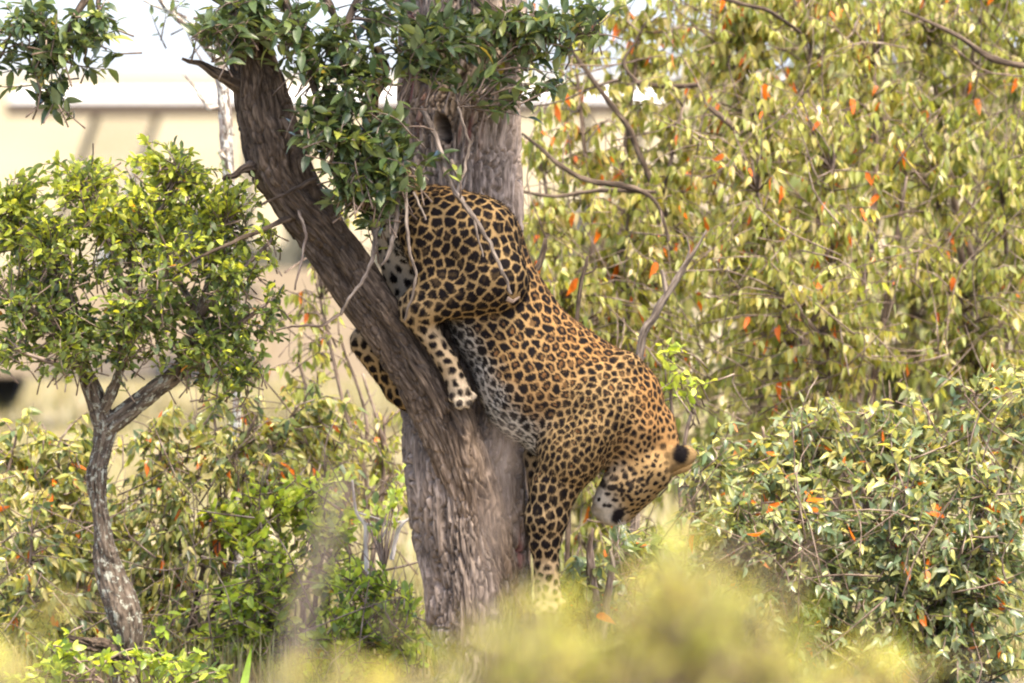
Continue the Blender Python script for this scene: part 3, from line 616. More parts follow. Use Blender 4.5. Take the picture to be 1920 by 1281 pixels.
shrub('silvery_bush', 'grey-green bush with wind-tilted shiny leaves in the lower right corner', G_CR, (1790, 1310, .7),
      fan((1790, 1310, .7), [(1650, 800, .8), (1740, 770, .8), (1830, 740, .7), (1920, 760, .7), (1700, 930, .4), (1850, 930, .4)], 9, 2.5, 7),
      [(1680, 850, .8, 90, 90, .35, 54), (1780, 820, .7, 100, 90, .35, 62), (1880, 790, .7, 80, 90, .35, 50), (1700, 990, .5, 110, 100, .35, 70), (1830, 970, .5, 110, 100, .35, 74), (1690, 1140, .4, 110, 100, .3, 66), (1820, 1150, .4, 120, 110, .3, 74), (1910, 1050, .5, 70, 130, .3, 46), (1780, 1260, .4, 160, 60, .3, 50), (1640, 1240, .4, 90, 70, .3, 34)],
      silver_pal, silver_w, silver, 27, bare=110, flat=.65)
shrub('low_bush', 'small silvery leafed bush under the leopard chin beside the trunk foot', G_CR, (1130, 1310, .35),
      fan((1130, 1310, .35), [(1080, 1080, .3), (1150, 1050, .4), (1190, 1120, .3)], 6, 2, 8),
      [(1090, 1090, .35, 60, 50, .15, 22), (1160, 1120, .35, 80, 60, .2, 30), (1100, 1180, .3, 80, 60, .2, 26), (1210, 1040, .6, 60, 70, .2, 24)],
      silver_pal, silver_w, dict(silver, len=.05), 28, n_obj=120, bare=50)
# left side
left_pal = [(.10, .14, .06), (.18, .22, .07), (.30, .32, .075), (.40, .38, .095), (.50, .43, .17), (.72, .17, .02)]
lw = [1.6, 2.2, 2.6, 2.6, 1.3, .10]
shrub('croton_bush', 'olive and grey leafed bush around the foot of the small gnarled tree', G_CR, (80, 1310, 1.40),
      fan((80, 1310, 1.40), [(30, 820, 1.50), (110, 830, 1.40), (-20, 900, 1.30), (160, 880, 1.60), (60, 1000, 1.10)], 8, 2.5, 9),
      [(30, 850, 1.50, 80, 80, .3, 36), (110, 890, 1.40, 80, 80, .3, 38), (30, 980, 1.30, 90, 100, .3, 56), (120, 1020, 1.30, 80, 100, .3, 48), (50, 1130, 1.20, 110, 100, .3, 44), (40, 1240, 1.20, 120, 70, .3, 40), (130, 1250, 1.00, 90, 60, .2, 26), (190, 860, 1.5, 70, 90, .25, 26), (200, 1000, 1.4, 80, 110, .25, 40), (190, 1150, 1.3, 90, 110, .25, 44)],
      left_pal, lw, dict(droop, len=.044, lift=-.65, mat=M['leaf_silver'], along=.5), 29, bare=80, flat=.6, dens=.8)
shrub('croton_bush', 'straggly olive bush with orange leaves and long bare shoots behind the gnarled trunk', G_CR, (370, 1310, 1.50),
      fan((370, 1310, 1.50), [(300, 800, 1.60), (400, 760, 1.60), (480, 780, 1.60), (560, 760, 1.60), (330, 920, 1.40), (450, 900, 1.40), (260, 900, 1.50)], 8, 2.5, 10),
      [(300, 850, 1.60, 80, 80, .3, 30), (400, 800, 1.60, 90, 80, .3, 40), (500, 800, 1.60, 90, 80, .3, 38), (600, 800, 1.60, 80, 70, .3, 22), (330, 960, 1.40, 110, 90, .3, 56), (460, 920, 1.40, 90, 80, .3, 40), (320, 1080, 1.30, 110, 100, .3, 52), (310, 1200, 1.20, 110, 90, .3, 46), (560, 880, 1.6, 100, 70, .3, 30), (640, 860, 1.7, 90, 60, .3, 26), (240, 1000, 1.4, 70, 100, .3, 36)],
      left_pal, lw, dict(droop, len=.044, lift=-.65, mat=M['leaf_silver'], along=.5), 30, bare=140, flat=.6, dens=.8)
lime_pal = [(.08, .13, .028), (.15, .22, .033), (.26, .35, .04), (.38, .46, .05), (.48, .52, .08), (.5, .32, .05)]
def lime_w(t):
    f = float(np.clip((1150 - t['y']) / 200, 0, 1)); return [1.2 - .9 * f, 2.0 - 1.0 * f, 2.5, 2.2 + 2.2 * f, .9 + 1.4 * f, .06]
limek = dict(n=12, len=.038, shape='round', ratio=.48, mat=M['leaf_lime'], along=.9, out=.7, lift=.3, nup=.8, nout=.3, ncam=.1, arch=.05, **{'from': .25})
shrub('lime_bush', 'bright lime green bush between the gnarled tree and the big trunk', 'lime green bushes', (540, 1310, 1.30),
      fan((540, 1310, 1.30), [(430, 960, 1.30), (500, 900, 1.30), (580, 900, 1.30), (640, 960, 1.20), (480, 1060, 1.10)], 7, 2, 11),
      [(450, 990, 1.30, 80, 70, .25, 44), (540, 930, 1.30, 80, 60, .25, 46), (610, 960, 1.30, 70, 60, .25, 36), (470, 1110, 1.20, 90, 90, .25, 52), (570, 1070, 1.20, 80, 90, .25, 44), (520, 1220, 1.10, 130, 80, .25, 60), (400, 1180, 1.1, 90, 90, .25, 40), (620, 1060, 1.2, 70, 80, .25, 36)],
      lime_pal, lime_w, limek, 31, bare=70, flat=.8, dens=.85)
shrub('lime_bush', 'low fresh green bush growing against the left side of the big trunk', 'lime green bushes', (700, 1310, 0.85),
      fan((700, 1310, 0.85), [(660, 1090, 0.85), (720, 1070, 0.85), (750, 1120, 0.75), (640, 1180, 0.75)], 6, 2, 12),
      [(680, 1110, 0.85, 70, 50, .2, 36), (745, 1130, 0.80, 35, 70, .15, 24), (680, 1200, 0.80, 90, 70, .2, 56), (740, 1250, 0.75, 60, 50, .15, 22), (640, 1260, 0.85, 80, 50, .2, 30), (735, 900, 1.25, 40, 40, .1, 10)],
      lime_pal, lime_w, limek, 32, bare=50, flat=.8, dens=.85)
shrub('lime_bush', 'low lime sprigs at the foot of the small gnarled tree', 'lime green bushes', (190, 1302, -.1),
      fan((190, 1302, -.1), [(110, 1225, -.1), (280, 1215, -.1), (200, 1240, -.15)], 4, 1.5, 17),
      [(120, 1245, -.1, 60, 30, .12, 16), (270, 1240, -.1, 70, 30, .12, 18), (380, 1260, .3, 80, 35, .15, 18), (60, 1275, 0, 60, 20, .1, 8)],
      lime_pal, [1, 2, 3, 2.5, 1, .05], limek, 38, n_obj=150, maxlen=.15)
shrub('croton_bush', 'thin yellowish bush with hanging leaves seen under the leaning limb', G_CR, (660, 1250, 2.4),
      fan((660, 1250, 2.4), [(600, 560, 2.4), (680, 700, 2.4), (560, 680, 2.3), (720, 780, 2.4), (640, 640, 2.4)], 7, 2.5, 13),
      [(600, 590, 2.4, 90, 80, .3, 17), (560, 700, 2.4, 80, 90, .3, 18), (680, 830, 2.5, 100, 70, .4, 40), (700, 930, 2.5, 90, 80, .4, 36), (600, 880, 2.5, 100, 70, .4, 30), (640, 400, 2.5, 60, 80, .3, 14)],
      croton_pal, cw, dict(droop, n=8), 33, n_obj=220, bare=90)
shrub('lime_sprig', 'small sprig of bright lime leaves above the leopard neck', None, (1270, 1260, 1.2),
      [[(1270, 1260, 1.2, 5), (1278, 1000, 1.2, 4), (1268, 850, 1.2, 3), (1258, 745, 1.2, 3), (1262, 700, 1.2, 2)], [(1270, 1260, 1.2, 5), (1285, 900, 1.2, 4), (1300, 760, 1.2, 3), (1310, 722, 1.2, 2)]],
      [(1268, 705, 1.2, 30, 30, .06, 8), (1305, 725, 1.2, 25, 16, .06, 5), (1248, 655, 1.2, 14, 22, .05, 4)],
      lime_pal, [0, .5, 1.5, 3, 2, 0], dict(limek, n=5, len=.042), 34, n_obj=70, maxlen=.15)
# foreground, far out of focus
yel_pal = [(.34, .42, .06), (.50, .53, .09), (.60, .55, .14), (.62, .50, .20), (.62, .34, .09)]
soft = dict(n=6, len=.042, shape='lance', ratio=.14, mat=M['leaf_lime'], along=1.0, out=.5, lift=.3, nup=.7, arch=.0, first=None, **{'from': .1})
FY = -17.2
shrub('yellow_shrub', 'blurred yellow-green shrub in the near foreground below the leopard head', 'blurred foreground shrubs', (1200, 2600, FY),
      fan((1200, 2600, FY), [(1265, 1020, FY), (1150, 1140, FY), (1330, 1110, FY), (1000, 1180, FY), (1450, 1160, FY)], 9, 3, 14),
      [(1268, 1068, FY, 40, 80, .08, 28), (1035, 1135, FY, 60, 40, .08, 14), (1190, 1175, FY, 110, 50, .10, 28), (1330, 1140, FY, 110, 75, .10, 42), (1040, 1210, FY, 110, 60, .10, 30), (1200, 1235, FY, 170, 70, .12, 46), (1430, 1200, FY, 110, 70, .10, 30), (1400, 1290, FY, 200, 60, .12, 28), (900, 1270, FY, 110, 60, .10, 26), (1130, 1320, FY, 250, 50, .12, 30)],
      yel_pal, [2, 3, 3, 1.6, .12], soft, 35, n_obj=60, maxlen=.2)
shrub('yellow_shrub', 'blurred yellow tuft in the near foreground along the bottom right', 'blurred foreground shrubs', (1640, 2600, FY + .4),
      fan((1640, 2600, FY + .4), [(1660, 1200, FY + .4), (1600, 1240, FY + .4), (1720, 1250, FY + .4)], 8, 3, 15),
      [(1650, 1230, FY + .4, 80, 45, .08, 14), (1600, 1290, FY + .4, 130, 50, .1, 26)],
      yel_pal, [1, 3, 3, 1.6, .05], soft, 36, n_obj=30, maxlen=.2)
shrub('yellow_shrub', 'blurred pale yellow shrub in the near foreground left of the big trunk', 'blurred foreground shrubs', (640, 2600, FY - .2),
      fan((640, 2600, FY - .2), [(620, 1230, FY - .2), (560, 1270, FY - .2), (690, 1280, FY - .2), (20, 1250, FY)], 8, 3, 16),
      [(610, 1270, FY - .2, 90, 45, .08, 15), (720, 1300, FY - .2, 100, 40, .1, 16), (15, 1250, FY, 50, 50, .08, 9)],
      yel_pal, [1, 2, 3, 2, .05], soft, 37, n_obj=30, maxlen=.2)
def blurred_stalk(label, base, paths_px, seed, dens=15):
    w = W(*base); w[2] = float(ground_z(w[0], w[1]))
    root = thing('seed_stalk', label, 'plant', 'blurred foreground stalks', loc=tuple(w))
    ps = []
    for pts in paths_px:
        q = pathpx(pts); q[0, :3] = w; ps.append(q)
    stems(root, ps[:1], M['stalk'], 'stem', 8, .1)
    r_ = np.random.default_rng(seed); small_p = []
    C = catmull(ps[0], 60)
    for i in range(26, 60):
        for _ in range(dens):
            d = unit(np.array([r_.normal(0, .7), r_.normal(0, .7), 1])) * r_.uniform(.01, .035); p = C[i, :3]
            small_p.append(np.array([[*p, .0009], [*(p + d * .5 + r_.normal(0, .002, 3)), .0009], [*(p + d), .0014]]))
    child('seed_head', tubes_mesh('seed_head', small_p, M['stalk'], nl=4, ns=4), root, 'stuff')
blurred_stalk('blurred brown seed stalk in the near foreground left of the big trunk', (560, 2500, FY), [[(520, 2500, FY, 3), (520, 1500, FY, 3), (560, 1200, FY, 3), (600, 1060, FY, 4), (640, 930, FY, 3)]], 1)
blurred_stalk('blurred pinkish seed stalk in the near foreground crossing the big trunk', (900, 2500, FY), [[(900, 2500, FY, 3), (905, 1500, FY, 3), (912, 1150, FY, 3), (925, 980, FY, 3), (945, 840, FY, 2)]], 2, 8)

# ------------------------------------------------------------------ dead wood
def deadwood(label, base, paths, mat, name='dead_branch'):
    w = W(*base); root = thing(name, label, 'branch', None, loc=tuple(w))
    q = [pathpx(p) for p in paths]
    for p in q: p[:, 3] *= .68
    stems(root, q, M[mat], 'branch', 9, .35)
deadwood('bare grey lichen-crusted dead branch rising behind the leopard back', (1195, 1250, 1.6),
    [[(1190, 1250, 1.6, 13), (1192, 900, 1.6, 12), (1200, 660, 1.6, 12), (1228, 590, 1.6, 11), (1262, 535, 1.6, 10), (1290, 490, 1.6, 7), (1312, 455, 1.6, 5), (1325, 432, 1.6, 3)], [(1250, 556, 1.6, 8), (1245, 525, 1.6, 7), (1240, 506, 1.6, 5)], [(1285, 495, 1.6, 4), (1292, 470, 1.6, 3), (1288, 445, 1.6, 2)]], 'twig_grey')
deadwood('short dark broken stub poking up behind the leopard rump', (1005, 1250, 1.0), [[(985, 1250, 1.0, 12), (990, 800, 1.0, 11), (996, 540, 1.0, 10), (1010, 500, 1.0, 9), (1020, 470, 1.0, 8), (1023, 446, 1.0, 5)]], 'limb')
deadwood('slim dark dead twig with orange leaf behind the leopard loin', (1090, 1250, 1.4), [[(1060, 1250, 1.4, 8), (1070, 800, 1.4, 7), (1085, 560, 1.4, 6), (1097, 505, 1.4, 6), (1102, 480, 1.4, 4)], [(1094, 515, 1.4, 4), (1112, 508, 1.4, 3), (1120, 498, 1.4, 2)]], 'limb')
deadwood('splintered grey stump end below the leopard chin', (1120, 1302, .25), [[(1120, 1310, .25, 20), (1124, 1200, .25, 17), (1110, 1090, .25, 15), (1106, 1030, .25, 10), (1112, 990, .25, 3)], [(1128, 1200, .23, 13), (1140, 1110, .22, 11), (1148, 1060, .22, 8), (1143, 1030, .22, 3)]], 'twig', 'dead_stump')
deadwood('bleached white forked twig lying in the green bush beside the trunk', (690, 1290, 1.05),
    [[(690, 1302, 1.05, 6), (688, 1100, 1.05, 6), (686, 1030, 1.03, 6), (685, 985, 1.02, 6), (668, 960, 1.01, 4), (660, 900, 1.01, 3)], [(686, 984, 1.02, 5), (720, 983, 1.00, 4.5), (755, 978, 0.99, 3)], [(735, 1050, 1.00, 7), (742, 1010, 1.00, 6), (752, 985, 0.99, 5), (768, 972, 0.99, 3)], [(705, 1030, 1.03, 3), (716, 1010, 1.02, 3), (728, 985, 1.01, 2)], [(672, 962, 1.01, 3), (700, 970, 1.01, 2), (725, 978, 1.00, 2)]], 'twig_white')
# long bare branches inside the upper right bush
for lab, pts in (
  ('long bare bough crossing the pale gap beside the trunk', [[(1330, 470, 3.0, 5), (1260, 420, 3.0, 7), (1200, 290, 3.0, 9), (1175, 235, 3.0, 9), (1130, 175, 3.0, 7), (1090, 120, 3.0, 6), (1060, 80, 3.0, 3)], [(1185, 150, 3, 6), (1240, 162, 3, 7), (1310, 160, 3, 7)], [(1200, 160, 3, 6), (1170, 120, 3, 5), (1190, 80, 3, 4), (1212, 40, 3, 3)], [(1160, 150, 3.0, 5), (1110, 165, 3.0, 4), (1050, 190, 3.0, 3), (990, 200, 3.0, 2)]]),
  ('pale curved bough low in the bush right of the trunk', [[(1260, 470, 2.5, 5), (1230, 380, 2.5, 6), (1175, 350, 2.5, 9), (1100, 338, 2.5, 8), (1050, 310, 2.5, 7), (1010, 275, 2.5, 5), (978, 250, 2.5, 4)], [(1230, 360, 2.6, 6), (1120, 358, 2.7, 6), (1040, 368, 2.7, 5), (970, 358, 2.7, 4)]]),
  ('dark bough arching through the top right bush', [[(1500, 60, 3, 5), (1440, 20, 2.7, 6), (1400, 10, 2.7, 6), (1330, -10, 2.7, 5)], [(1930, 125, 2.8, 9), (1860, 110, 2.7, 9), (1800, 70, 2.7, 7), (1740, 40, 2.7, 5), (1690, 20, 2.7, 3)], [(1330, 200, 2.5, 7), (1370, 235, 2.5, 8), (1372, 245, 2.5, 4)]])):
    deadwood(lab, (pts[0][0][0], pts[0][0][1], pts[0][0][2]), pts, 'limb', 'bare_bough')

# ------------------------------------------------------------------ leopard
# skeleton in photo pixels (x, y, depth v): (a, ra, b, rb, squash of v, blend, region, fur direction)
PR = []
def bone(region, a, ra, b, rb, vs=1.0, k=22, fur=None, vc=0):
    PR.append(dict(reg=region, a=np.array(a, float), ra=ra, b=np.array(b, float), rb=rb, vs=vs, k=k, vc=vc,
                   fur=unit(np.array(fur, float)) if fur is not None else unit(np.array(b, float) - np.array(a, float) + 1e-6)))
up = (-.6, -.8, 0)
bone('haunch', (812, 424, 0), 78, (890, 462, 0), 86, 1.15, 20, (-.9, -.2, 0))
bone('haunch', (890, 462, 0), 86, (944, 600, -4), 94, 1.2, 24, up)
bone('flank', (944, 600, -4), 94, (1020, 712, -14), 117, 1.3, 30, up)
bone('flank', (1020, 712, -14), 117, (1132, 764, -24), 112, 1.35, 30, up)
bone('chest', (1020, 735, -16), 95, (1056, 792, -24), 78, 1.25, 30, up)
bone('shoulder', (1120, 765, -62), 80, (1072, 845, -74), 58, 1.2, 26, (-.3, .9, 0))
bone('neck', (1150, 778, -24), 92, (1206, 846, -14), 58, 1.15, 26, up)
bone('neck', (1228, 800, -20), 40, (1240, 838, -24), 34, 1.0, 16, up)
# head, turned a little away, nose down
bone('head', (1214, 880, -34), 47, (1178, 908, -36), 44, 1.0, 7, (.7, -.7, 0))
bone('head', (1178, 908, -36), 44, (1158, 934, -30), 38, 1.0, 12, (.7, -.7, 0))
bone('head', (1158, 934, -28), 37, (1146, 956, -24), 29, 1.0, 10, (.7, -.7, 0))
bone('head', (1196, 912, -18), 38, (1166, 956, -14), 26, 1.0, 12, (.7, -.7, 0))
bone('head', (1150, 908, -52), 24, (1132, 938, -40), 20, 1.0, 12, (.7, -.7, 0))
bone('head', (1160, 958, -40), 18, (1152, 968, -36), 16, 1.0, 6, (.7, -.7, 0))
bone('head', (1130, 946, -26), 20, (1124, 954, -22), 16, 1.0, 8, (.7, -.7, 0))
bone('ear', (1256, 862, -52), 22, (1284, 852, -62), 19, 2.0, 7, (1, 0, -.2))
bone('ear', (1282, 853, -62), 19, (1293, 850, -64), 12, 2.0, 4, (1, 0, -.2))
bone('ear', (1252, 874, 6), 22, (1282, 872, 20), 15, 1.9, 7, (1, 0, .2))
bone('shoulder', (1172, 688, -52), 30, (1104, 806, -92), 42, 1.0, 16, (-.3, .9, 0))
bone('shoulder', (1112, 802, -92), 40, (1062, 866, -94), 36, 1.0, 14, (-.3, .9, 0))
bone('neck', (1196, 800, -62), 34, (1176, 880, -44), 28, 1.0, 18, up)
bone('haunch', (846, 392, -36), 40, (910, 425, -62), 40, 1.0, 22, (-.9, -.2, 0))
# near hind leg
bone('thigh', (890, 455, -48), 88, (926, 522, -76), 60, 1.12, 20, (-.2, .95, 0))
bone('thigh', (818, 440, -48), 70, (826, 520, -68), 46, 1.15, 22, (-.2, .95, 0))
bone('thigh', (926, 522, -76), 56, (796, 570, -68), 40, 1.05, 24, (-.9, .3, 0))
bone('hindfoot', (790, 574, -62), 35, (776, 584, -60), 27, 1.0, 14, (.3, .9, 0))
bone('hindfoot', (774, 576, -60), 18, (762, 566, -58), 13, 1.0, 10, (.3, .9, 0))
bone('hindfoot', (780, 586, -60), 25, (838, 676, -62), 17.5, 1.0, 14, (.5, .85, 0))
bone('hindfoot', (838, 676, -62), 17.5, (862, 730, -62), 20, 1.0, 12, (.5, .85, 0))
for tx, ty, tv in ((850, 744, -72), (862, 757, -78), (877, 755, -70), (885, 743, -54)): bone('paw', (862, 730, -62), 12, (tx, ty, tv), 9.2, 1, 3, (.3, .9, 0))
# far hind leg
bone('inner', (800, 430, 50), 72, (800, 540, 95), 56, 1.1, 22, (-.2, .95, 0))
bone('inner', (762, 425, 52), 66, (775, 530, 84), 55, 1.1, 22, (-.2, .95, 0))
bone('inner', (800, 545, 98), 52, (690, 640, 104), 30, 1.0, 22, (-.9, .3, 0))
bone('farfoot', (684, 645, 104), 29, (742, 735, 104), 21, 1.0, 12, (.5, .85, 0))
bone('farfoot', (742, 735, 104), 21, (758, 752, 100), 20, 1.0, 12, (.5, .85, 0))
# near fore leg
bone('shoulder', (1075, 840, -76), 60, (1038, 915, -74), 42, 1.1, 22, (-.3, .9, 0))
bone('foreleg', (1038, 915, -74), 42, (1024, 968, -70), 38, 1.0, 14, (-.1, 1, 0))
bone('foreleg', (1024, 968, -70), 38, (1021, 1012, -65), 28, 1.0, 14, (0, 1, 0))
bone('foreleg', (1021, 1012, -65), 28, (1024, 1066, -58), 20.5, 1.0, 12, (0, 1, 0))
bone('forepaw', (1024, 1066, -58), 20.5, (1028, 1112, -52), 25, 1.0, 12, (0, 1, 0))
for tx, ty, tv in ((1008, 1130, -62), (1021, 1141, -72), (1037, 1140, -68), (1051, 1128, -52)): bone('forepaw', (1028, 1112, -54), 13, (tx, ty, tv), 10.2, 1, 3, (0, 1, 0))
# far fore leg
bone('farleg', (1080, 815, 36), 58, (1010, 858, 58), 26, 1.1, 22, (-.3, .9, 0))
bone('farleg', (1010, 858, 58), 26, (1026, 960, 52), 30, 1.0, 14, (0, 1, 0))
bone('farleg', (1026, 960, 52), 30, (1026, 1060, 44), 20, 1.0, 12, (0, 1, 0))
bone('farleg', (1026, 1060, 44), 20, (1026, 1108, 40), 24, 1.0, 12, (0, 1, 0))
# tail
tl = [(792, 385, 4, 30), (768, 356, 4, 22), (752, 322, 0, 17), (738, 290, 0, 15.5), (716, 262, 4, 14.5), (698, 232, 10, 14), (692, 196, 14, 14), (704, 160, 16, 14), (716, 130, 16, 13), (708, 98, 12, 12)]
for q, w in zip(tl[:-1], tl[1:]): bone('tail', q[:3], q[3], w[:3], w[3], 1, 10)

def prim_d(pr, P):
    a, b = pr['a'], pr['b']; ab = b - a
    pa = P - a
    t = np.clip((pa @ ab) / (ab @ ab), 0, 1)
    q = pa - t[:, None] * ab
    q[:, 2] *= pr['vs']
    return np.sqrt((q * q).sum(1)) - (pr['ra'] + t * (pr['rb'] - pr['ra'])), t
H = 2.9
lo, hi = np.array([640., 80., -165.]), np.array([1322., 1152., 150.])
dims = np.ceil((hi - lo) / H).astype(int) + 1
field = np.full(dims, 60., np.float32)
for pr in PR:
    m_ = max(pr['ra'], pr['rb']) + 42
    l0 = np.maximum(np.floor((np.minimum(pr['a'], pr['b']) - m_ - lo) / H).astype(int), 0)
    h0 = np.minimum(np.ceil((np.maximum(pr['a'], pr['b']) + m_ - lo) / H).astype(int) + 1, dims)
    gx, gy, gz = (lo[i] + H * np.arange(l0[i], h0[i]) for i in range(3))
    P = np.stack(np.meshgrid(gx, gy, gz, indexing='ij'), -1).reshape(-1, 3)
    d = prim_d(pr, P)[0].astype(np.float32).reshape(h0 - l0)
    sl = tuple(slice(l0[i], h0[i]) for i in range(3))
    f0 = field[sl]; k = pr['k']
    h = np.clip(.5 + .5 * (f0 - d) / k, 0, 1)
    field[sl] = f0 * (1 - h) + d * h - k * h * (1 - h)
# low muscle relief
def surface_nets(f):
    s = f < 0
    c = np.zeros(np.array(f.shape) - 1, np.int8)
    for dx in (0, 1):
        for dy in (0, 1):
            for dz in (0, 1): c += s[dx:s.shape[0] - 1 + dx, dy:s.shape[1] - 1 + dy, dz:s.shape[2] - 1 + dz]
    act = np.argwhere((c > 0) & (c < 8))
    idx = np.full(c.shape, -1, np.int64); idx[tuple(act.T)] = np.arange(len(act))
    acc = np.zeros((len(act), 3)); cnt = np.zeros(len(act))
    cor = [np.array([i, j, k]) for i in (0, 1) for j in (0, 1) for k in (0, 1)]
    for i1 in range(8):
        for i2 in range(i1 + 1, 8):
            if np.abs(cor[i1] - cor[i2]).sum() != 1: continue
            v1 = f[tuple((act + cor[i1]).T)]; v2 = f[tuple((act + cor[i2]).T)]
            x = (v1 < 0) != (v2 < 0)
            t = np.where(x, v1 / np.where(x, v1 - v2, 1), 0)
            acc += np.where(x[:, None], cor[i1] + t[:, None] * (cor[i2] - cor[i1]), 0); cnt += x
    V = act + acc / cnt[:, None]
    Q = []
    for ax in range(3):
        u, w = [(1, 2), (2, 0), (0, 1)][ax]
        a = [slice(1, -1)] * 3; b = [slice(1, -1)] * 3; a[ax] = slice(0, -1); b[ax] = slice(1, None)
        s1, s2 = s[tuple(a)], s[tuple(b)]
        e = np.argwhere(s1 != s2); flip = s1[tuple(e.T)]
        base = e + 1; base[:, ax] -= 1
        du = np.zeros(3, int); du[u] = 1; dw = np.zeros(3, int); dw[w] = 1
        q = np.stack([idx[tuple((base - du - dw).T)], idx[tuple((base - dw).T)], idx[tuple(base.T)], idx[tuple((base - du).T)]], 1)
        Q.append(np.where(flip[:, None], q, q[:, ::-1]))
    return V, np.vstack(Q)
LV, LF = surface_nets(field)
LV = lo + LV * H
def px2w(P): return np.column_stack([(P[:, 0] - 960) / PPM, P[:, 2] / PPM, CAM_Z + (HORIZON - P[:, 1]) / PPM])
# normals in pixel space from the field
g = np.gradient(field, H)
def field_n(P):
    q = np.clip(np.round((P - lo) / H).astype(int), 0, dims - 1)
    n_ = np.stack([gg[tuple(q.T)] for gg in g], 1); return n_ / (np.linalg.norm(n_, axis=1)[:, None] + 1e-9)
REG = ['haunch', 'flank', 'chest', 'shoulder', 'neck', 'head', 'ear', 'thigh', 'hindfoot', 'paw', 'inner', 'farfoot', 'foreleg', 'forepaw', 'farleg', 'tail']
#            spacing, net threshold, ring, spot-mode(0 net..1 spots), paleness
PAR = dict(haunch=(20.5, .18, .22, 0, 0), flank=(18.5, .19, .52, .0, 0), chest=(24, .24, .2, .25, .2), shoulder=(14, .20, .3, .1, 0), neck=(12, .30, .15, .3, .03), head=(13, .5, 0, 1, .0), ear=(40, .9, 0, 1, .0),
           thigh=(21, .165, .15, 0, 0), hindfoot=(20, .34, 0, .4, .2), paw=(22, .8, 0, 1, .55), inner=(26, .42, 0, .3, .6), farfoot=(20, .24, 0, .1, .0), foreleg=(20, .19, .1, .0, .10), forepaw=(16, .5, 0, .8, .3), farleg=(24, .34, 0, .2, .1), tail=(25, .36, .2, .2, .05))
def regions(P):
    D = np.stack([prim_d(pr, P)[0] for pr in PR], 1)
    w = np.exp(-np.clip(D - D.min(1)[:, None], 0, 200) / 9.0); w /= w.sum(1)[:, None]
    par = w @ np.array([PAR[pr['reg']] for pr in PR]); fur = w @ np.array([pr['fur'] for pr in PR])
    torso = w @ np.array([1.0 if pr['reg'] in ('haunch', 'flank', 'chest', 'neck') else 0 for pr in PR])
    head = w @ np.array([1.0 if pr['reg'] == 'head' else 0 for pr in PR])
    ear = w @ np.array([1.0 if pr['reg'] == 'ear' else 0 for pr in PR])
    return par, fur, torso, head, ear
print('leopard verts', len(LV))
par_v, fur_v, tor_v, head_v, ear_v = regions(LV)
# rosette centres: variable-radius dart throwing over the surface
rl = np.random.default_rng(3)
order = rl.permutation(len(LV)); sites = []; srad = []
cell = {}
for i in order:
    p = LV[i]; r = par_v[i, 0]
    key = (int(p[0] // 45), int(p[1] // 45), int(p[2] // 45)); okk = True
    for a in (-1, 0, 1):
        for b_ in (-1, 0, 1):
            for c_ in (-1, 0, 1):
                for (q, rq) in cell.get((key[0] + a, key[1] + b_, key[2] + c_), ()):
                    if (p[0] - q[0]) ** 2 + (p[1] - q[1]) ** 2 + (p[2] - q[2]) ** 2 < (min(r, rq) * .86) ** 2: okk = False; break
                if not okk: break
            if not okk: break
        if not okk: break
    if okk:
        cell.setdefault(key, []).append((p, r)); sites.append(p); srad.append(r)
kd = kdtree.KDTree(len(sites))
for i, p in enumerate(sites): kd.insert(Vector(p), i)
kd.balance(); sites = np.array(sites); srad = np.array(srad); srnd = rl.uniform(0, 1, len(sites))
print('rosettes', len(sites))
spine = np.array([[760, 372], [812, 424], [890, 462], [944, 600], [1020, 712], [1132, 764], [1212, 858]], float); sp_r = np.array([60, 80, 88, 96, 118, 114, 62.])
def belly(P):
    """-1 on the back ... +1 on the belly, for the trunk of the body"""
    best = np.full(len(P), 1e9); out = np.zeros(len(P))
    for i in range(len(spine) - 1):
        a, b_ = spine[i], spine[i + 1]; ab = b_ - a
        t = np.clip(((P[:, :2] - a) @ ab) / (ab @ ab), 0, 1); q = P[:, :2] - a - t[:, None] * ab
        d = np.linalg.norm(q, axis=1); nrm_ = unit([-ab[1], ab[0]])
        u = (q @ nrm_) / (sp_r[i] + t * (sp_r[i + 1] - sp_r[i]))
        m_ = d < best; best[m_] = d[m_]; out[m_] = u[m_]
    return out
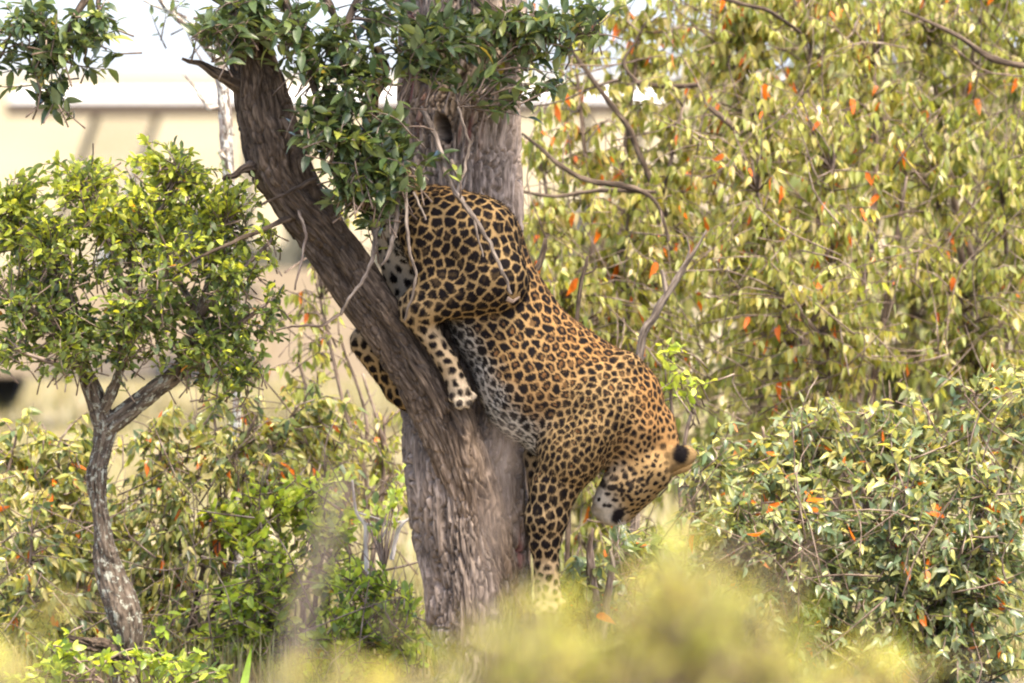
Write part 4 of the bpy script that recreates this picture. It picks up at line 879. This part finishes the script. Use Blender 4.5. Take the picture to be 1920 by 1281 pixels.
def coat(P, par, tor, head, ear, nrm):
    Pw = P + 4.0 * np.stack([noise(P / 13 + 9, 1), noise(P / 13 + 31, 2), noise(P / 13 + 57, 3)], 1)
    d1 = np.empty(len(P)); d2 = np.empty(len(P)); i1 = np.empty(len(P), int)
    fn = kd.find_n
    for j, p in enumerate(Pw.tolist()):
        r_ = fn(p, 2); d1[j] = r_[0][2]; d2[j] = r_[1][2]; i1[j] = r_[0][1]
    sp = par[:, 0]; rnd = srnd[i1]
    e = (d2 - d1) / sp
    nz_ = noise(P / 5.5, 5); nz2_ = noise(P / 9.0, 8)
    net = sstep(-.05, .06, e - par[:, 1] + .06 * nz_)
    spot = 1 - sstep(.30, .40, d1 / sp + .10 * nz_ + .12 * (rnd - .5))
    net = net * (1 - sstep(.58, .72, d1 / sp + .08 * nz_))
    black = net * (1 - par[:, 3]) + spot * par[:, 3]
    # ring centres and gaps
    ringy = np.clip(par[:, 2] - .45 * rnd, 0, 1) > .18
    centre = (1 - sstep(.12, .23, d1 / sp + .10 * nz2_)) * ringy
    gap = sstep(.40, .62, nz2_) * np.clip(par[:, 2] * 1.2, 0, 1)
    ringb = black * (1 - centre) * (1 - .85 * gap)
    inside = black * np.clip(centre + .85 * gap, 0, 1)
    u = belly(P)
    pale = np.clip(tor * sstep(.38, .95, u + .12 * noise(P / 22, 12)) + par[:, 4], 0, 1)
    back = tor * sstep(-.15, -.8, u)
    tan = np.array([.240, .162, .073]); rich = np.array([.215, .115, .040]); white = np.array([.38, .345, .285])
    low = sstep(520, 760, P[:, 1])                       # the forehand is warmer than the rump
    warm = np.clip(.15 + .55 * low * tor + .55 * back, 0, 1)
    base = tan * (1 - warm[:, None]) + rich * warm[:, None]
    base = base * (1 - pale[:, None]) + white * pale[:, None]
    # head: pale muzzle and throat
    hp = head * sstep(.1, 1.0, ((1173 - P[:, 0]) * .9 + (P[:, 1] - 915) * .4) / 50)
    base = base * (1 - hp[:, None]) + np.array([.30, .27, .22]) * hp[:, None]
    inner = np.array([.11, .05, .017]) * (1 - pale[:, None]) + np.array([.26, .22, .17]) * pale[:, None]
    ins = (inside * (1 - .6 * pale))[:, None]
    c = base * (1 - ins) + inner * ins
    ringb = ringb * (1 - ear * .9) * (1 - .9 * hp)
    fade = 1 - .04 * sstep(.5, 1, u) * tor
    blk = np.array([.008, .006, .0055])
    rb = (ringb * fade)[:, None]
    c = c * (1 - rb) + blk * rb
    # marks of the head: lip patch, cheek lines, ear backs
    def mark(cx, cy, rx, ry, tilt, col, soft=.25, near=True):
        nonlocal c
        dx, dy = P[:, 0] - cx, P[:, 1] - cy
        a = dx * math.cos(tilt) + dy * math.sin(tilt); b2 = -dx * math.sin(tilt) + dy * math.cos(tilt)
        q = np.sqrt((a / rx) ** 2 + (b2 / ry) ** 2) + .12 * nz_
        m_ = ((1 - sstep(1 - soft, 1 + soft, q)) * (np.clip(head + ear, 0, 1) if near else 1))[:, None]
        c = c * (1 - m_) + np.array(col) * m_
    dk = (.010, .008, .008)
    mark(1157, 966, 11, 17, .5, dk, .3)                                            # dark patch at the corner of the lip
    for (cx, cy, rx, ry, ti) in ((1128, 904, 7, 12, -.5), (1150, 896, 9, 6, -.1), (1145, 913, 9, 6, .1), (1138, 924, 6, 4, 0), (1172, 888, 4.5, 11, -.15), (1186, 880, 4.5, 8, -.5), (1163, 917, 9, 5, .25), (1182, 908, 5, 8, -.3),
                                 (1196, 899, 5, 6, .3), (1176, 928, 7, 4, .5), (1152, 936, 7, 3.5, .1), (1132, 946, 3.5, 3.5, 0), (1141, 947, 5, 4, 0), (1122, 936, 3, 4, 0), (1200, 918, 4, 5, .4), (1212, 904, 4, 5, 0), (1220, 888, 4, 5, .2), (1208, 874, 5, 3.5, .3), (1168, 870, 8, 4, -.3)):
        mark(cx, cy, rx, ry, ti, dk)
    mark(1274, 850, 15, 19, .15, dk, .3, near=False)                              # black back of the ear
    c = c * (1 - .22 * np.clip(head + ear, 0, 1) * (1 - hp))[:, None]
    c = c * (1 + .10 * noise(P / 3.0, 21) + .08 * noise(P / 30, 22))[:, None]
    return np.clip(c, .006, .9)
LN = field_n(LV)
lcol = coat(LV, par_v, tor_v, head_v, ear_v, LN)
cm, n, l, b, o = mat_new('leopard_coat')
at = n.new('ShaderNodeAttribute'); at.attribute_name = 'col'; l.new(at.outputs['Color'], b.inputs['Base Color'])
b.inputs['Roughness'].default_value = .85; b.inputs['Specular IOR Level'].default_value = .05
leo = thing('leopard', 'spotted leopard climbing head-first down the forked tree trunk', 'leopard', loc=(.1, 0, .28))
child('body', mesh_np('body', px2w(LV), [LF[:, ::-1]], cm, True, {'col': ('FLOAT_COLOR', lcol)}), leo)
# fur: short thin blades that lie along the coat, normals of the skin
NF = 240000
tri = np.vstack([LF[:, [0, 1, 2]], LF[:, [0, 2, 3]]])
a_, b2_, c2_ = LV[tri[:, 0]], LV[tri[:, 1]], LV[tri[:, 2]]
ar = np.linalg.norm(np.cross(b2_ - a_, c2_ - a_), axis=1)
pick = rl.choice(len(tri), NF, p=ar / ar.sum())
u1, u2 = rl.uniform(0, 1, NF), rl.uniform(0, 1, NF); m_ = u1 + u2 > 1; u1[m_] = 1 - u1[m_]; u2[m_] = 1 - u2[m_]
FP = a_[pick] + (b2_ - a_)[pick] * u1[:, None] + (c2_ - a_)[pick] * u2[:, None]
keep = field_n(FP)[:, 2] < .45                                    # the far side never shows
FP = FP[keep]; NFk = len(FP); FN = field_n(FP)
iv = tri[pick[keep], 0]
fcol = coat(FP, par_v[iv], tor_v[iv], head_v[iv], ear_v[iv], FN)
fd = fur_v[iv] + .22 * rl.normal(0, 1, (NFk, 3)); fd -= (fd * FN).sum(1)[:, None] * FN; fd /= np.linalg.norm(fd, axis=1)[:, None] + 1e-9
ub = belly(FP)
flen = (5.0 + 4.5 * tor_v[iv] * sstep(.4, .95, ub)) * rl.uniform(.5, 1.35, NFk)
lift = rl.uniform(.1, .45, NFk); stray = rl.random(NFk) < .10; lift[stray] += .5; flen[stray] *= 1.35
flen = flen * np.where(fcol.mean(1) < .03, 1.25, .72)
tipp = FP + (fd * np.cos(lift)[:, None] + FN * np.sin(lift)[:, None]) * flen[:, None]
sd_ = np.cross(FN, fd) * rl.uniform(.4, .75, NFk)[:, None]
fcol = fcol * rl.uniform(.74, 1.18, (NFk, 1))
HV = np.stack([FP + sd_, FP - sd_, tipp], 1).reshape(-1, 3)
fm = mesh_np('fur', px2w(HV), [np.arange(3 * NFk).reshape(-1, 3)], cm, True, {'col': ('FLOAT_COLOR', np.repeat(fcol, 3, axis=0))})
nw = np.repeat(np.column_stack([FN[:, 0], FN[:, 2], -FN[:, 1]]), 3, axis=0)
fm.normals_split_custom_set_from_vertices(nw.astype(np.float32))
child('fur', fm, leo, 'stuff')
wk = plain('whisker_white', (.50, .47, .42), .5)
for k in range(8):
    s0 = np.array([1160 + rl.normal(0, 6), 974 + rl.normal(0, 4), -38 + rl.normal(0, 6)])
    dv = np.array([rl.normal(10, 14), 52 + rl.normal(0, 12), rl.normal(-16, 10)])
    Q = np.array([s0, s0 + dv * .5 + [rl.normal(0, 2), 0, -3], s0 + dv])
    V, F, T_, bk = tube(np.column_stack([px2w(Q), [.0004, .0003, .0001]]), 8, 4)
    child('whisker', mesh_np('whisker', V, [F, T_], wk), leo)
def small_ball(name, c, r, mat):
    import bmesh
    bm = bmesh.new(); bmesh.ops.create_uvsphere(bm, u_segments=20, v_segments=12, radius=1)
    me = bpy.data.meshes.new(name); bm.to_mesh(me); bm.free(); me.materials.append(mat)
    for p in me.polygons: p.use_smooth = True
    w = px2w(np.array([c], float))[0]
    for v in me.vertices: v.co = Vector((w[0] + v.co.x * r[0] / PPM, w[1] + v.co.y * r[2] / PPM, w[2] + v.co.z * r[1] / PPM))
    child(name, me, leo)
small_ball('nose', (1166, 976, -14), (12, 8, 13), plain('nose_leather', (.10, .045, .04), .45))
em = plain('eye_amber', (.30, .20, .05), .1)
small_ball('eye', (1216, 925, -36), (6, 6, 6), plain('eye_dark', (.05, .035, .015), .15)); small_ball('eye', (1212, 936, 4), (7, 7, 7), em)

# ------------------------------------------------------------------ grass
def grass(name, label, n_, box, hgt, pal, seed, kind='stuff', lean=.35, wid=.0035):
    r_ = np.random.default_rng(seed); x0, x1, y0, y1 = box
    x = r_.uniform(x0, x1, n_); y = r_.uniform(y0, y1, n_); z = ground_z(x, y)
    h_ = hgt * r_.uniform(.5, 1.3, n_); a = r_.uniform(0, 6.28, n_); ln_ = np.abs(r_.normal(0, lean, n_)) * h_
    P0 = np.column_stack([x, y, z]); dv = np.column_stack([np.cos(a), np.sin(a), 0 * a]); sv = np.column_stack([-np.sin(a + r_.normal(0, .8, n_)), np.cos(a), 0 * a]) * wid
    P1 = P0 + dv * (ln_ * .35)[:, None] + np.array([0, 0, 1]) * (h_ * .6)[:, None]; P2 = P0 + dv * ln_[:, None] + np.array([0, 0, 1]) * h_[:, None]
    V = np.stack([P0 - sv, P0 + sv, P1 - sv * .7, P1 + sv * .7, P2], 1).reshape(-1, 3); o_ = np.arange(n_) * 5
    c = np.array(pal)[r_.integers(0, len(pal), n_)] * r_.uniform(.75, 1.2, (n_, 1))
    g_ = ob(name, mesh_np(name, V, [np.stack([o_, o_ + 1, o_ + 3, o_ + 2], 1), np.stack([o_ + 2, o_ + 3, o_ + 4], 1)], M['blade'], True, {'col': ('FLOAT_COLOR', np.repeat(c, 5, axis=0))}), kind=kind)
    g_['label'] = label; g_['category'] = 'grass'
dry = [(.24, .19, .09), (.29, .23, .12), (.18, .175, .055), (.22, .21, .08), (.14, .16, .04)]
grass('dry_grass', 'dry straw-coloured grass between the bushes and tree trunks', 24000, (-2.6, 2.6, .7, 7), .16, dry, 1)
grass('savanna_grass', 'pale dry grass of the open plain beyond the bushes', 20000, (-7, 7, 7, 60), .22, dry[:2] + dry[3:4], 2, wid=.008)
gb = thing('grass_blade', 'single bright green grass blade standing at the bottom edge', 'grass', loc=tuple(W(455, 1302, -.4)))
Q = catmull(np.array([W(452, 1310, -.4), W(462, 1262, -.4), W(471, 1216, -.42)]), 8); hw = np.array([7, 7.5, 7.5, 7, 6, 4.5, 3, .4]) * sc(-.4)
V = np.vstack([np.stack([Q[:, 0] - hw, Q[:, 1], Q[:, 2]], 1), np.stack([Q[:, 0], Q[:, 1] + .004, Q[:, 2]], 1), np.stack([Q[:, 0] + hw, Q[:, 1], Q[:, 2]], 1)])
i = np.arange(7)
child('blade', mesh_np('blade', V, [np.vstack([np.stack([i, i + 8, i + 9, i + 1], 1), np.stack([i + 8, i + 16, i + 17, i + 9], 1)])], M['blade'], True, {'col': ('FLOAT_COLOR', np.tile([(.26, .42, .05)], (24, 1)))}), gb)

# ------------------------------------------------------------------ safari vehicle
import bmesh
VY = 45.0
vw = W(330, 800, VY)
car = thing('safari_vehicle', 'sand-coloured open safari vehicle with white-topped canopy roof parked beyond the small tree', 'vehicle', loc=(vw[0], VY, float(ground_z(vw[0], VY))))
car.rotation_euler = (0, 0, math.radians(-15))
beige = plain('sand_paint', (.25, .19, .115), .5, var=.04); canopy = plain('white_canopy', (.82, .80, .74), .6, var=.03); trim = plain('tan_trim', (.062, .042, .022), .6, var=.06)
black = plain('tyre_rubber', (.025, .025, .027), .8); grey = plain('dull_steel', (.13, .12, .10), .6, .0); seatm = plain('olive_canvas', (.09, .085, .055), .9); dark = plain('dark_frame', (.028, .024, .02), .6)
glass, n, l, b, o = mat_new('windscreen_glass'); b.inputs['Transmission Weight'].default_value = 1; b.inputs['Roughness'].default_value = .02; b.inputs['IOR'].default_value = 1.1
def solid(name, verts, faces, mat, parent=car, bev=.02):
    bm = bmesh.new(); vs_ = [bm.verts.new(v) for v in verts]
    for f in faces: bm.faces.new([vs_[k] for k in f])
    bmesh.ops.recalc_face_normals(bm, faces=bm.faces)
    if bev: bmesh.ops.bevel(bm, geom=list(bm.edges), offset=bev, segments=2, affect='EDGES', profile=.6)
    me = bpy.data.meshes.new(name); bm.to_mesh(me); bm.free(); me.materials.append(mat)
    return ob(name, me, parent)
def prism(name, prof, y0, y1, mat, parent=car, bev=.02):
    """side profile (x,z) extruded across the vehicle"""
    k = len(prof)
    return solid(name, [(x, y0, z) for x, z in prof] + [(x, y1, z) for x, z in prof], [list(range(k)), list(range(2 * k - 1, k - 1, -1))] + [[i, (i + 1) % k, k + (i + 1) % k, k + i] for i in range(k)], mat, parent, bev)
def box(name, x0, x1, y0, y1, z0, z1, mat, parent=car, bev=.015): return prism(name, [(x0, z0), (x1, z0), (x1, z1), (x0, z1)], y0, y1, mat, parent, bev)
# x: front is negative, wheels at -1.4 and +1.4
arch = lambda cx, r: [(cx + r * math.cos(a), .42 + r * math.sin(a)) for a in np.linspace(math.pi, 0, 9)]
prof = [(-2.7, .5), (-2.7, 1.05), (-2.45, 1.14), (-.95, 1.2), (-.85, 1.25), (3.6, 1.25), (3.65, .5)] + [p for p in arch(2.6, .48)[::-1]] + [p for p in arch(-1.9, .48)[::-1]]
body = prism('body', prof, -.85, .85, beige, bev=.0)
box('hood', -2.45, -.95, -.62, .62, 1.14, 1.24, beige); box('bumper', -2.93, -2.72, -.85, .85, .5, .68, dark); box('rear_bumper', 3.66, 3.78, -.8, .8, .5, .64, dark)
box('grille', -2.76, -2.702, -.45, .45, .72, 1.0, dark)
for sy in (-1, 1):
    hl = box('headlight', -2.75, -2.702, sy * .66 - .11, sy * .66 + .11, .8, 1.0, grey)
    for x0, x1 in ((-.8, .15), (.2, 1.0)):
        d_ = box('door', x0, x1, sy * .865 - .014, sy * .865 + .014, .56, 1.22, beige)
        ob('handle', box('handle', x1 - .2, x1 - .06, sy * .9 - .012, sy * .9 + .012, 1.06, 1.1, dark, d_, .004).data, None) if False else box('handle', x1 - .2, x1 - .06, sy * .893 - .012, sy * .893 + .012, 1.06, 1.1, dark, d_, .004)
    box('side_step', -.85, .85, sy * .93 - .1, sy * .93 + .1, .40, .45, dark)
    # windscreen and roof posts
    for (xb, xt) in ((-.88, -.42), (.80, .80), (1.9, 1.9), (3.5, 3.5)):
        prism('roof_post', [(xb, 1.22), (xb + .05, 1.22), (xt + .05, 2.44), (xt, 2.44)], sy * .80 - .035, sy * .80 + .035, dark, bev=.008)
    for cx in (-1.9, 2.6):
        bm = bmesh.new(); bmesh.ops.create_cone(bm, cap_ends=True, segments=40, radius1=.41, radius2=.41, depth=.26)
        bmesh.ops.bevel(bm, geom=[e for e in bm.edges if len(e.link_faces) == 2 and abs(e.calc_face_angle(0)) > 1], offset=.05, segments=3, affect='EDGES')
        bmesh.ops.rotate(bm, verts=bm.verts, matrix=Matrix.Rotation(math.pi / 2, 3, 'X')); bmesh.ops.translate(bm, verts=bm.verts, vec=(cx, sy * .76, .41))
        me = bpy.data.meshes.new('wheel'); bm.to_mesh(me); bm.free(); me.materials.append(black); wo = ob('wheel', me, car)
        bm = bmesh.new(); bmesh.ops.create_cone(bm, cap_ends=True, segments=32, radius1=.24, radius2=.18, depth=.06)
        bmesh.ops.rotate(bm, verts=bm.verts, matrix=Matrix.Rotation(sy * -math.pi / 2, 3, 'X')); bmesh.ops.translate(bm, verts=bm.verts, vec=(cx, sy * .90, .41))
        me = bpy.data.meshes.new('rim'); bm.to_mesh(me); bm.free(); me.materials.append(grey); ob('rim', me, wo)
prism('windscreen', [(-.89, 1.25), (-.87, 1.25), (-.40, 2.42), (-.42, 2.42)], -.76, .76, glass, bev=0)
prism('canopy_roof', [(-1.08, 2.535), (-.98, 2.64), (3.7, 2.64), (3.75, 2.535)], -.95, .95, canopy, bev=.01)
for yy in (-.955, .925): box('roof_rim', -1.05, 3.75, yy, yy + .03, 2.43, 2.54, trim, bev=.006)
box('roof_rim', -1.09, -1.05, -.95, .95, 2.43, 2.54, trim, bev=.006)
for sx in (-.35, .65, 1.75, 2.7):
    s_ = box('seat', sx, sx + .5, -.62, .62, 1.1, 1.42, seatm); box('seat_back', sx + .42, sx + .56, -.62, .62, 1.38, 1.72, seatm)
box('fuel_tank', .1, .85, -.9, -.6, .36, .58, dark);
